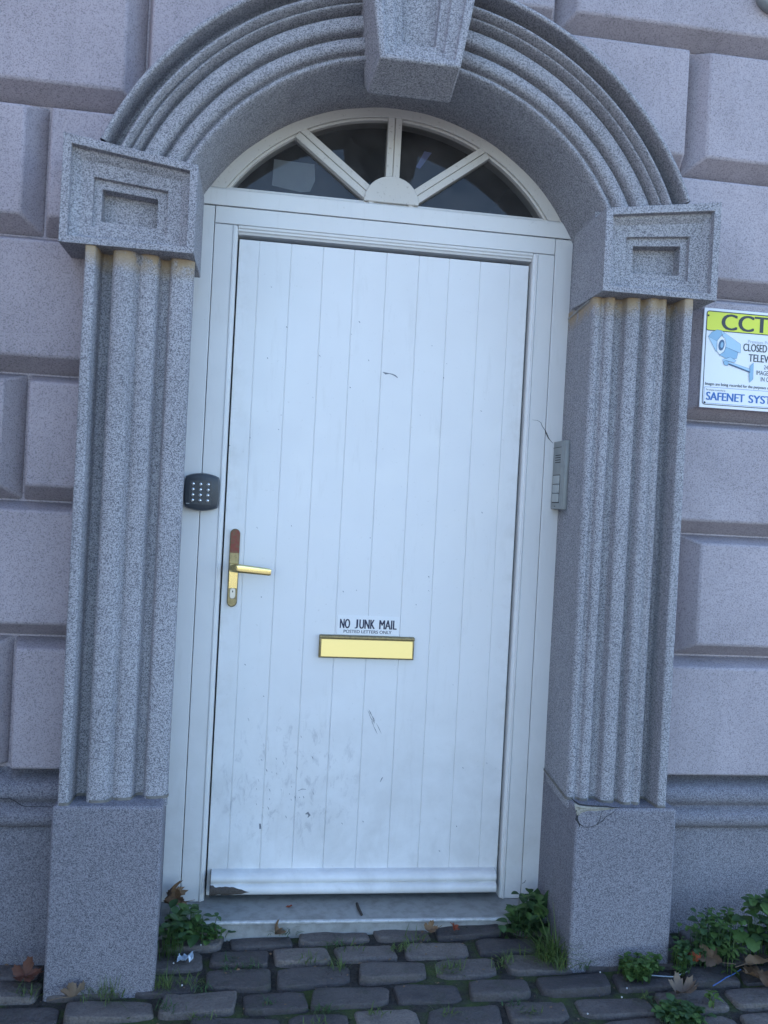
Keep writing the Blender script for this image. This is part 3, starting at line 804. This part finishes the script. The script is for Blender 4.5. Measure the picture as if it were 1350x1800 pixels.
# keypad
KP = tag(empty('door_entry_keypad'), 'dark grey entry keypad with twelve chrome buttons on the white door frame', 'keypad')
def barrel(cx, cz, w_, h_, bx, bz, n=10):
    pts = []
    cs = [(-1,-1),(1,-1),(1,1),(-1,1)]
    for i in range(4):
        a, b = cs[i], cs[(i+1)%4]
        for k in range(n):
            t = k/n; u, v = lerp(a[0],b[0],t), lerp(a[1],b[1],t)
            bul = 1-(2*t-1)**2
            x = u*w_/2 + (bx*bul*a[0] if a[0]==b[0] else 0); z = v*h_/2 + (bz*bul*a[1] if a[1]==b[1] else 0)
            # rounded corners
            if t < .08 and True: x *= .975; z *= .985
            pts.append((cx+x, cz+z))
    return pts
mb = MB()
kx, kz = -.5325, 1.2505
mb.loft([[(x,-.0005,z) for x,z in barrel(kx,kz,.098,.094,.004,.010)], [(x,-.022,z) for x,z in barrel(kx,kz,.098,.094,.004,.010)],
         [(x,-.031,z) for x,z in barrel(kx,kz,.093,.089,.004,.010)], [(x,-.0345,z) for x,z in barrel(kx,kz,.080,.078,.004,.008)]])
mb.build('housing', M['keypad'], KP, smooth=40)
mb = MB(); mb.prism_y(barrel(kx-.003,kz-.002,.064,.070,.001,.001), -.0355, -.033); mb.build('button_panel', M['keypad'], KP)
bmb = MB(); rr = []
for k in range(5):
    a = R(90*k/4.2); rr.append([(.0064*math.cos(a)*math.cos(2*math.pi*j/14), -.0066*math.sin(a), .0064*math.cos(a)*math.sin(2*math.pi*j/14)) for j in range(14)])
bmb.loft(rr)
b0 = None
for i in range(4):
    for j in range(3):
        loc = (kx-.0255+.0222*j, -.0354, kz+.0230-.0163*i)
        if b0 is None: b0 = bmb.build('button', M['chrome'], KP, smooth=60); b0.location = loc
        else: o = b0.copy(); COL.objects.link(o); o.parent = KP; o.location = loc
mb = MB(); mb.box(kx-.044, kx-.034, -.0352, -.0335, kz-.0375, kz-.0350); mb.build('badge', M['greylight'], KP)

# intercom on the right reveal
IC = tag(empty('door_intercom'), 'narrow grey intercom with speaker slots and three call buttons beside the door frame', 'intercom')
iz0, iz1 = 1.2555, 1.4700; ix = .5640
mb = MB()
mb.prism_z([(.590,-.003),(ix+.003,-.003),(ix,-.010),(ix,-.080),(ix-.001,-.092),(ix+.004,-.1045),(ix+.013,-.108),(ix+.019,-.107),(ix+.019,-.003)], iz0, iz1)
mb.build('housing', M['grey'], IC, bevel=.0018, smooth=40)
mb = MB(); mb.box(ix+.0195, ix+.030, -.103, -.004, iz0+.002, iz1-.0005); mb.build('back_box', M['keypad'], IC)
mb = MB()
for k in range(4): mb.box(ix-.0006, ix+.002, -.078, -.030, iz1-.046-.0075*k, iz1-.0436-.0075*k)
mb.build('speaker_slots', M['dark'], IC)
mb = MB(); mb.box(ix-.0005, ix+.002, -.083, -.006, iz1-.0205, iz1-.0192); mb.build('seam', M['dark'], IC)
mb = MB(); mb.box(ix-.0004, ix+.002, -.0835, -.018, iz0+.0195, iz0+.1085); mb.build('button_recess', M['dark'], IC)
for k in range(3):
    mb = MB(); mb.box(ix-.0030, ix+.001, -.080, -.024, iz0+.0220+.0285*k, iz0+.0490+.0285*k)
    bo = mb.build('call_button', M['greylight'], IC, bevel=.0015)
mb = MB(); mb.box(ix-.0005, ix+.001, -.052, -.040, iz0+.008, iz0+.0105); mb.build('badge', M['dark'], IC)

# CCTV sign
SG = tag(empty('cctv_sign'), 'white and yellow CCTV warning sign with camera picture on the wall right of the door', 'sign')
sx, szt, SW, SH = .9465, 1.8895, .336, .3020
SY = FY-.009
def rrect(x0, x1, z0, z1, rad, n=5):
    pts = []
    for cx_, cz_, a0_ in ((x1-rad,z1-rad,0),(x0+rad,z1-rad,90),(x0+rad,z0+rad,180),(x1-rad,z0+rad,270)):
        for k in range(n+1): a = R(a0_+90*k/n); pts.append((cx_+rad*math.cos(a), cz_+rad*math.sin(a)))
    return pts
def S(u, v): return (sx+u, szt-v)
mb = MB(); mb.prism_y([S(0,0),S(SW,0),S(SW,SH),S(0,SH)], FY-.0035, SY); mb.build('board', M['signwhite'], SG, bevel=.0008)
def flat(name, poly, lift, m_):
    mb = MB(); mb.add([(x, SY-lift, z) for x, z in poly], [tuple(range(len(poly)))]); return mb.build(name, m_, SG, recalc=False)
def outline(name, poly, wd, lift, m_):
    mb = MB(); pts = [Vector((x, SY-lift, z)) for x, z in poly]; n = len(pts)
    a = []; b = []
    for i in range(n):
        d1 = (pts[i]-pts[i-1]).normalized(); d2 = (pts[(i+1)%n]-pts[i]).normalized(); d = (d1+d2).normalized()
        t = Vector((-d.z, 0, d.x)); a.append(pts[i]+t*wd/2); b.append(pts[i]-t*wd/2)
    mb.grid([a, b], closed=True); return mb.build(name, m_, SG, recalc=False)
def RR(u0, u1, v0, v1, rad): return rrect(sx+u0, sx+u1, szt-v1, szt-v0, rad)
flat('yellow_band', RR(.009, SW-.009, .0095, .0675, .006), .0004, M['yellow'])
outline('band_border', RR(.009, SW-.009, .0095, .0675, .006), .0026, .0008, M['ink'])
outline('border', RR(.0085, SW-.0085, .009, SH-.0095, .008), .0024, .0006, M['ink'])
outline('contractor_box', RR(.013, SW-.013, .2395, .2885, .001), .0009, .0006, M['inkblue'])
text_mesh('CCTV', sx+.0565, szt-.0625, .204, .0475, SY-.0010, M['ink'], SG, heavy=.0042)
text_mesh('Premises Protected by', sx+.147, szt-.0965, .128, .0095, SY-.0008, M['inkgrey'], SG)
text_mesh('CLOSED CIRCUIT', sx+.1320, szt-.1215, .166, .0225, SY-.0008, M['ink'], SG, heavy=.0011)
text_mesh('TELEVISION', sx+.1510, szt-.1525, .127, .0225, SY-.0008, M['ink'], SG, heavy=.0011)
text_mesh('24 HOUR', sx+.2035, szt-.1730, .055, .0125, SY-.0008, M['ink'], SG)
text_mesh('IMAGES RECORDED', sx+.1790, szt-.1915, .122, .0135, SY-.0008, M['ink'], SG)
text_mesh('IN OPERATION', sx+.1950, szt-.2105, .094, .0135, SY-.0008, M['ink'], SG)
text_mesh('Images are being recorded for the purposes of Crime Prevention', sx+.0145, szt-.2335, .296, .0088, SY-.0008, M['ink'], SG, heavy=.0004)
text_mesh('The scheme is controlled by', sx+.0175, szt-.2500, .064, .0050, SY-.0008, M['ink'], SG)
text_mesh('SAFENET', sx+.0195, szt-.2785, .126, .0240, SY-.0008, M['inkblue'], SG, heavy=.0022)
text_mesh('SYSTEMS', sx+.1580, szt-.2785, .140, .0235, SY-.0008, M['inkblue'], SG, heavy=.0022)
def zc(a, b): return S((a-(295-.0627*(b-170)))*.0002105, (b-170-.08*(a-295))*.0002105)
def pic(pts_, m_, lift, ol=True):
    poly = [zc(*p) for p in pts_]; flat('pictogram', poly, lift, M[m_]); 
    if ol: outline('pictogram_line', poly, .0007, lift+.0003, M['pict3'])
pic([(345,585),(400,525),(480,490),(545,500),(600,540),(545,575),(480,655)], 'pict2', .0011)
pic([(345,585),(480,655),(475,800),(460,800)], 'pict1', .0012)
pic([(545,500),(840,700),(840,830),(615,740),(600,640),(560,570)], 'pict1', .0013)
pic([(615,740),(800,820),(780,905),(740,915),(680,885),(620,905),(505,850),(575,820)], 'pict2', .0014)
pic([(480,650),(540,580),(600,610),(620,700),(590,800),(520,850),(475,800)], 'signwhite', .0016)
el = [(545+48*math.cos(R(a)), 712+78*math.sin(R(a))-18*math.cos(R(a))) for a in range(0,360,24)]
pic(el, 'pict3', .0020, False)
el = [(552+24*math.cos(R(a)), 710+42*math.sin(R(a))-10*math.cos(R(a))) for a in range(0,360,24)]
pic(el, 'pict2', .0023, False)
pic([(568,915),(680,885),(770,935),(745,965),(600,930),(575,960)], 'pict1', .0017)
pic([(575,960),(600,930),(655,950),(640,1010),(590,1000)], 'pict2', .0019)
pic([(655,950),(990,1060),(985,1115),(645,985)], 'pict1', .0018)
pic([(660,975),(985,1095),(985,1115),(645,990)], 'pict3', .0021, False)
pic([(985,1020),(1040,965),(1030,1205),(975,1255),(970,1120)], 'pict2', .0020)
for u, v in ((.014,.023),(.0165,.287)):
    mb = MB(); x_, z_ = S(u, v); rr = [[(x_+.0032*math.cos(a)*math.cos(2*math.pi*j/10), SY-.0026*math.sin(a), z_+.0032*math.cos(a)*math.sin(2*math.pi*j/10)) for j in range(10)] for a in (0, R(40), R(75))]
    mb.loft(rr); mb.build('screw', M['ink'], SG, smooth=60)

# round wall fitting cut by the top right corner
WL = tag(empty('wall_light'), 'round grey bulkhead fitting high on the wall above the CCTV sign', 'light')
cl = at_y(1358, -8, FY)
def disc(mb, rads, n=40): mb.loft([[(cl.x+r_*math.cos(2*math.pi*k/n), FY-y_, cl.z+r_*math.sin(2*math.pi*k/n)) for k in range(n)] for r_, y_ in rads])
mb = MB(); disc(mb, [(.060,.0005),(.062,.010),(.0635,.014),(.0625,.030),(.057,.037),(.044,.040),(.041,.036)]); mb.build('rim', M['grey'], WL, smooth=40)
mb = MB(); disc(mb, [(.0405,.036),(.034,.052),(.020,.061),(.006,.064)]); mb.build('lens', M['keypad'], WL, smooth=60)

# paper and tape behind the fanlight panes
mb = MB()
P4 = [at_y(a, b, .042) for a, b in ((482,280),(553,289),(554,318),(545,337),(528,338),(478,326))]
mb.add([(p.x, p.y, p.z) for p in P4], [tuple(range(6))])
o = mb.build('paper_sheet', M['paper'], recalc=False); tag(o, 'pale square paper stuck inside the left fanlight pane', 'paper')
s_ = o.modifiers.new('thick', 'SOLIDIFY'); s_.thickness = .0008
mb = MB(); P4 = [at_y(a, b, .042) for a, b in ((746,266),(759,269),(738,297),(731,294))]
mb.add([(p.x, p.y, p.z) for p in P4], [(0,1,2,3)])
o = mb.build('tape_strip', M['tape'], recalc=False); tag(o, 'narrow blue tape strip stuck inside a fanlight pane right of centre', 'tape')
s_ = o.modifiers.new('thick', 'SOLIDIFY'); s_.thickness = .0008

# ------------------------------------------------------------------ weeds, leaves and litter
def leaf(mb, base, az, el, L, W, bend=.6, fold=.25, tip=1.0, mi=0, n=6, jag=0.0):
    p = Vector(base); rows = []; e = el
    h = Vector((math.cos(az), math.sin(az), 0)); side = Vector((-math.sin(az), math.cos(az), 0))
    for i in range(n+1):
        t = i/n
        w_ = W*.5*(math.sin(math.pi*min(1, t**tip))**.75 if 0 < t < 1 else (.08 if t == 0 else .02))
        if jag and 0 < t < 1: w_ *= 1+jag*(-1)**i
        d = h*math.cos(e)+Vector((0,0,1))*math.sin(e); nrm = -h*math.sin(e)+Vector((0,0,1))*math.cos(e)
        rows.append([p+side*w_+nrm*fold*w_, p+side*w_*.5+nrm*fold*w_*.35, p, p-side*w_*.5+nrm*fold*w_*.35, p-side*w_+nrm*fold*w_])
        p = p+d*(L/n); e -= bend/n
    mb.grid(rows, mi)
def stem(mb, a, b, sag=0.0, r_=.0012, mi=0):
    a, b = Vector(a), Vector(b); mdl = (a+b)/2+Vector((0,0,sag)); mb.tube([a, (a+mdl)/2+Vector((0,0,sag*.3)), mdl, (b+mdl)/2+Vector((0,0,sag*.3)), b], [r_*1.2, r_, r_, r_*.8, r_*.7], 5, mi)
def bushy(name, pts, size, n, mats, label, cat, r, leafL=(.02,.035), ratio=.85, height=.06, bias=(0,-1), jag=0.0, group=None):
    """a low weed: leaves on short stems spread over a patch; pts = list of root points"""
    mb = MB()
    for i in range(n):
        b = Vector(r.choice(pts)); b += Vector((r.gauss(0, size*.35), r.gauss(0, size*.25), 0)); 
        gz = ground_z(b.x, b.y)-.01; b.z = max(gz, b.z)
        az = r.uniform(0, 2*math.pi); hgt = height*r.uniform(.25, 1.0)
        tip_ = b+Vector((math.cos(az)*size*.35*r.random()+bias[0]*.01, math.sin(az)*size*.3*r.random()+bias[1]*.012, hgt))
        stem(mb, b, tip_, .004, .0010, 0)
        L = r.uniform(*leafL)
        k = r.choice((1, 1, 3))
        for q in range(k):
            leaf(mb, tip_, az+q*2.1+r.uniform(-.5,.5), r.uniform(-.1,.8), L*(1 if k == 1 else .75), L*ratio*(1 if k == 1 else .75), r.uniform(.5,1.4), r.uniform(.05,.3), r.uniform(.7,1.0), r.choice(range(len(mats))), 5, jag)
    o = mb.build(name, mats, smooth=180, recalc=False); tag(o, label, cat, group); return o
def grasses(mb, base, n, L, spread, r, mi=0, wd=.0022, lean=None):
    for i in range(n):
        b = Vector(base)+Vector((r.gauss(0, spread), r.gauss(0, spread*.6), -.005))
        az = r.uniform(0, 2*math.pi) if lean is None else lean+r.gauss(0, .7); l = L*r.uniform(.45, 1.1)
        leaf(mb, b, az, r.uniform(.7,1.45), l, wd*r.uniform(.7,1.3), r.uniform(.5,1.8), .1, .45, mi, 5)

G3 = [M['green'], M['greendark'], M['greenlime']]
r = random.Random(11)
def gp(px, py, dz=0): return at_ground(px, py, dz)
# left corner clump
pts = [gp(298,1665), gp(312,1650), gp(330,1652), gp(295,1684), gp(310,1672), gp(345,1655)]
o = bushy('leafy_weed', pts, .045, 85, [M['green'], M['greendark'], M['greendark']], 'broad leaved weed growing in the corner left of the door threshold', 'weed', r, (.024,.046), .74, .10, (.3,-1))
o2 = bushy('creeping_weed', [gp(372,1650), gp(385,1648), gp(360,1655)], .04, 34, [M['green'], M['greendark']], 'small round leaved weed at the left end of the threshold', 'weed', r, (.016,.026), .95, .045)
# dock on the right of the threshold
mb = MB(); b = gp(945,1668)
def wl(px, py, Y): return at_y(px, py, Y)
for (px, py, Y, L, W, az, el, bend) in ((941,1618,-.075,.105,.046,R(-95),1.65,.3),(962,1616,-.12,.100,.044,R(-85),1.62,.3),(921,1648,-.14,.085,.045,R(190),.9,.9),(912,1655,-.15,.075,.04,R(215),.7,.9),
        (955,1640,-.13,.075,.045,R(-60),1.2,.8),(930,1645,-.13,.08,.048,R(-120),1.2,.9)):
    q = wl(px, py, Y); stem(mb, b, q, .0, .0016, 1); leaf(mb, q, az, el, L, W, bend, .22, .85, 1 if L > .09 else r.choice((0,1)), 8)
for i in range(105):
    q = Vector((r.gauss(.508,.026), r.gauss(-.155,.022), 0)); q.x = min(q.x, .555); q.z = ground_z(q.x,q.y)+abs(r.gauss(0,.042)); az = r.uniform(0,6.28)
    stem(mb, (q.x, q.y, ground_z(q.x,q.y)-.01), q, .0, .0010, 1)
    leaf(mb, q, az, r.uniform(-.1,1.1), r.uniform(.028,.05), r.uniform(.018,.032), r.uniform(.6,1.4), .2, .8, r.choice((0,1,1)), 5)
tag(mb.build('dock_weed', [M['green'], M['greendark']], smooth=180, recalc=False), 'tall dock weed with two upright leaves at the right end of the threshold', 'weed')
mb = MB()
grasses(mb, gp(972,1690), 90, .16, .022, r, 0, .0036); grasses(mb, gp(955,1685), 35, .11, .02, r, 0, .003, R(200)); grasses(mb, gp(985,1705), 30, .12, .012, r, 0, .003)
tag(mb.build('grass_tuft', M['grass'], smooth=180, recalc=False), 'long straggling grass tuft against the inner side of the right plinth', 'grass')
# clover cushion in front of the right plinth
pts = [gp(x, y) for x, y in ((1100,1712),(1118,1716),(1135,1714),(1108,1722),(1128,1724),(1118,1705),(1095,1705),(1145,1708))]
bushy('clover_cushion', pts, .024, 210, [M['green'], M['greenlime'], M['green']], 'round cushion of clover in front of the right plinth', 'weed', r, (.011,.018), 1.0, .055)
# right wall weeds
pts = [gp(x, y) for x, y in ((1225,1690),(1245,1685),(1262,1690),(1280,1684),(1240,1695))]
bushy('bushy_weed', pts, .06, 150, [M['greendark'], M['green'], M['green']], 'bushy dark green weed at the wall foot right of the right plinth', 'weed', r, (.018,.034), .75, .135, (.1,-.6), .18)
pts = [gp(x, y) for x, y in ((1330,1690),(1350,1690),(1372,1700),(1400,1700))]
bushy('broad_leaved_weed', pts, .07, 80, [M['green'], M['greendark']], 'taller broad leaved weed at the wall foot by the right edge', 'weed', r, (.035,.062), .8, .19, (-.6,-.6), .15)
pts = [gp(x, y) for x, y in ((1190,1690),(1200,1700),(1196,1712))]
bushy('sprig_weed', pts, .03, 80, [M['green'], M['greendark']], 'small weed squeezed against the outer side of the right plinth', 'weed', r, (.012,.022), .85, .07)
pts = [gp(1278,1712), gp(1285,1718)]
mb = MB()
for i in range(22):
    q = Vector(r.choice(pts))+Vector((r.gauss(0,.012), r.gauss(0,.012), r.uniform(.0,.10))); leaf(mb, q, r.uniform(0,6.28), r.uniform(.1,.8), r.uniform(.02,.035), r.uniform(.006,.011), .8, .2, .8, 0, 5)
for q in pts: stem(mb, q, Vector(q)+Vector((0,-.005,.11)), 0, .0012, 0)
tag(mb.build('upright_weed', M['greenlime'], smooth=180, recalc=False), 'bright green upright weed with narrow leaves in front of the bushy one', 'weed')
pts = [gp(1185,1800), gp(1200,1795), gp(1215,1800), gp(1175,1790)]
bushy('low_weed', pts, .05, 150, [M['greendark'], M['green']], 'low dark green weed on the setts at the bottom right corner', 'weed', r, (.014,.03), .8, .04, (0,0), .2)
pts = [gp(1248,1765), gp(1253,1772)]
bushy('seedling_weed', pts, .012, 9, [M['greenlime']], 'tiny yellow green seedling alone between setts near the bottom right', 'weed', r, (.016,.028), .5, .035, (0,0))
# grass tufts around the left plinth and in the joints
mb = MB(); q = gp(185,1752)
grasses(mb, q, 70, .075, .03, r, 0, .0022)
for k in range(6): leaf(mb, gp(180+k*5,1750), R(90)+r.uniform(-.9,.9), 1.35, r.uniform(.06,.09), .0016, .3, .1, .45, 0, 5)
tag(mb.build('grass_tuft', M['grass'], smooth=180, recalc=False), 'spreading grass tuft in front of the left plinth', 'grass')
mb = MB(); grasses(mb, gp(290,1735), 55, .075, .014, r, 0, .0022)
tag(mb.build('grass_tuft', M['grass'], smooth=180, recalc=False), 'grass tuft at the inner front corner of the left plinth', 'grass')
mb = MB(); grasses(mb, gp(50,1752), 26, .07, .012, r, 0, .0022)
tag(mb.build('grass_tuft', M['grass'], smooth=180, recalc=False), 'thin grass tuft at the outer front corner of the left plinth', 'grass')
mb = MB()
rj = random.Random(5)
spots = [(500,1640,16,.05),(515,1638,10,.04),(590,1660,14,.03),(600,1700,22,.035),(615,1665,12,.03),(540,1690,18,.035),(700,1668,14,.03),(735,1650,14,.045),(720,1665,12,.04),(795,1700,24,.035),(780,1708,14,.03),(890,1692,22,.04),(880,1698,12,.035),(410,1690,14,.04),(340,1725,18,.04),(400,1705,14,.03),(660,1780,14,.03),(570,1775,20,.035),(480,1765,10,.03),(440,1700,16,.03),(350,1740,12,.03),(900,1765,10,.03),(1025,1700,16,.05),(1130,1750,10,.03),(930,1780,14,.03),(790,1780,14,.03),(300,1775,24,.035),(560,1800,16,.03),(350,1790,16,.03)]
for px, py, n_, L in spots: grasses(mb, gp(px, py), int(n_*1.6), L*1.15, .016, rj, rj.choice((0,0,1)), .0026)
for k in range(170):
    x, y = rj.uniform(-1.6,1.7), rj.uniform(-.85,-.16)
    if abs(x) > .57 and abs(x) < .9 and y > -.35: continue
    if abs(x) >= .9 and y > -.22: continue
    grasses(mb, (x, y, ground_z(x,y)-.02), 7, .028, .009, rj, rj.choice((0,1)), .0022)
tag(mb.build('joint_grass', [M['grass'], M['greendark']], smooth=180, recalc=False), 'short grass and moss sprouting in the joints of the cobbles', 'grass', kind='stuff')

mb = MB(); rd = random.Random(31)
for k in range(900):
    x, y = rd.uniform(-1.5, 1.7), -.13-abs(rd.gauss(0, .28))
    if y < -.9 or (abs(x) > .56 and abs(x) < .88 and y > -.37) or (abs(x) >= .88 and y > -.21): continue
    q = Vector((x, y, ground_z(x, y)+rd.uniform(-.013, .001))); sz = rd.choice((.0018,.0025,.0035,.006))*rd.uniform(.6,1.3); a = rd.uniform(0, 6.28)
    u_ = Vector((math.cos(a), math.sin(a), rd.uniform(-.3,.3)))*sz; v_ = Vector((-math.sin(a), math.cos(a), rd.uniform(-.3,.3)))*sz*rd.uniform(.3,.8); h_ = Vector((0,0,sz*.5))
    mb.add([q-u_, q-v_+h_*.4, q+u_, q+v_+h_*.3, q+h_], [(0,1,4),(1,2,4),(2,3,4),(3,0,4)], rd.choice((0,0,1,2)))
tag(mb.build('joint_debris', [M['leafbrown'], M['leaftan'], M['soil']], recalc=False), 'crumbs of dead leaf and grit scattered over the setts', 'debris', kind='stuff')
def dryleaf(name, pos, size, az, m_, label, r, tilt=.3, lobes=5, curl=.35, roll=0.0, group=None, stalk=True):
    mb = MB(); n = 40; ring = []
    rot = Matrix.Rotation(az, 3, 'Z') @ Matrix.Rotation(tilt, 3, 'X') @ Matrix.Rotation(roll, 3, 'Y')
    sd_ = r.uniform(0, 50)
    for f in (0, .35, .7, 1.0):
        row = []
        for k in range(n):
            a = 2*math.pi*k/n
            if lobes > 1: q = .62+.38*abs(math.cos(a*lobes/2))**.8+.06*((k%2)*2-1)*f
            else: q = 1.0
            rad = size*.5*f*q*(1+.1*mnoise.noise((a*2, sd_, 0)))
            x, y = rad*math.cos(a), rad*math.sin(a)*(.85 if lobes > 1 else .5)
            z = curl*(abs(y)*1.3+x*x/size*1.2) + .26*size*f*mnoise.noise((x/size*3.2+sd_, y/size*3.2, 2))
            row.append(Vector(pos)+rot @ Vector((x, y, z)))
        ring.append(row)
    mb.grid(ring, closed=True)
    if stalk: mb.tube([Vector(pos)+rot @ Vector(v) for v in ((size*.1,0,.001),(size*.5,0,.004),(size*.95,.01,.0))], .0010, 5)
    o = mb.build(name, m_, smooth=180, recalc=False); tag(o, label, 'leaf', group); return o
r = random.Random(3)
dryleaf('fallen_leaf', gp(44,1716,.022), .075, R(20), M['leafrust'], 'curled rusty brown leaf at the wall foot left of the left plinth', r, .5, 5, .6)
dryleaf('fallen_leaf', gp(130,1752,.012), .065, R(200), M['leaftan'], 'crumpled tan leaf in front of the left plinth', r, .8, 5, .8)
dryleaf('fallen_leaf', at_y(296,1575,-.05), .085, R(60), M['leafbrown'], 'shrivelled brown leaf standing in the corner left of the door frame', r, 1.2, 5, 1.0)
dryleaf('fallen_leaf', at_y(310,1583,-.05), .06, R(-20), M['leafbrown'], 'small folded brown leaf leaning on the left door jamb foot', r, .9, 5, .9)
p_ = at_y(508,1594,-.04); p_.z = .0005
dryleaf('fallen_leaf', p_, .022, R(15), M['leafred'], 'small orange red leaf lying on the threshold', r, 0.05, 1, .2, stalk=False)
dryleaf('fallen_leaf', gp(1252,1684,.035), .07, R(-55), M['leaftan'], 'curled tan leaf hanging in the bushy weed by the right wall', r, 1.0, 5, .7)
dryleaf('fallen_leaf', gp(1335,1694,.03), .095, R(190), M['leaftan'], 'pointed tan maple leaf with stalk near the right edge', r, .5, 5, .4)
dryleaf('fallen_leaf', gp(1198,1746,.010), .085, R(25), M['leaftan'], 'wrinkled tan leaf with long stalk above the bottom right weed', r, .15, 5, .7)
dryleaf('fallen_leaf', gp(1340,1716,.01), .12, R(100), M['leafbrown'], 'big dark brown leaf flat on the setts at the right edge', r, .1, 5, .1)
dryleaf('fallen_leaf', gp(484,1640,.012), .05, R(70), M['leafbrown'], 'small brown leaf under the threshold left of centre', r, .7, 5, .9)
dryleaf('fallen_leaf', gp(755,1635,.012), .045, R(10), M['leafbrown'], 'small brown leaf under the threshold right of centre', r, .6, 5, .8)
dryleaf('fallen_leaf', gp(797,1634,.012), .035, R(80), M['leafred'], 'tiny russet leaf under the threshold toward its right end', r, .6, 3, .8)
dryleaf('fallen_leaf', gp(1218,1690,.02), .05, R(140), M['leafred'], 'red folded leaf beside the outer foot of the right plinth', r, .6, 3, .9)
mb = MB(); a = at_y(634,1581,-.01); a.z = .003; b = at_y(640,1606,-.085); b.z = -.0005
a = Vector((.003,-.028,.0018)); b = Vector((.010,-.098,-.0008))
mb.tube([a, (a+b)/2+Vector((-.002,0,.001)), b], [.004,.0046,.0038], 7)
tag(mb.build('twig', M['stick'], smooth=60), 'short dark twig lying across the middle of the threshold', 'twig')
# litter
mb = MB(); b = gp(326,1682,.012); r = random.Random(9); n = 6
rows = [[b+Vector((-.022+.044*i/n+r.uniform(-.004,.004), r.uniform(-.004,.004)-.018+.036*j/4, r.uniform(-.008,.014))) for i in range(n+1)] for j in range(5)]
mb.grid(rows); tag(mb.build('paper_scrap', M['scrap'], recalc=False), 'crumpled white and blue paper scrap on the setts by the left plinth', 'litter')
mb = MB(); pts_ = [gp(a, b, .006) for a, b in ((1140,1714),(1165,1716),(1185,1717),(1200,1711),(1215,1706),(1232,1705))]
mb.tube(pts_, .0015, 6); tag(mb.build('string', M['string'], smooth=60), 'pale twisted string lying beside the clover cushion', 'string')
mb = MB(); pts_ = [gp(a, b, .006) for a, b in ((1253,1733),(1265,1726),(1275,1719),(1290,1712),(1302,1704))]
mb.tube(pts_, .0015, 6); tag(mb.build('string', M['stringblue'], smooth=60), 'short blue string on the setts below the right wall weeds', 'string')
cr = [(353,1661),(1055,1709),(1093,1753),(1102,1737),(305,1693),(1033,1782),(1230,1706),(320,1732)]
for i, (a, b) in enumerate(cr):
    mb = MB(); p_ = gp(a, b, .006); rr = .0026
    mb.loft([[p_+Vector((rr*math.sin(t)*math.cos(2*math.pi*k/7), rr*math.sin(t)*math.sin(2*math.pi*k/7)*.8, rr*math.cos(t))) for k in range(7)] for t in (.3,1.0,1.7,2.6)])
    tag(mb.build('crumb', M['white'], smooth=60), 'tiny white crumb of litter lying on the setts', 'litter', 'white litter crumbs on the setts')
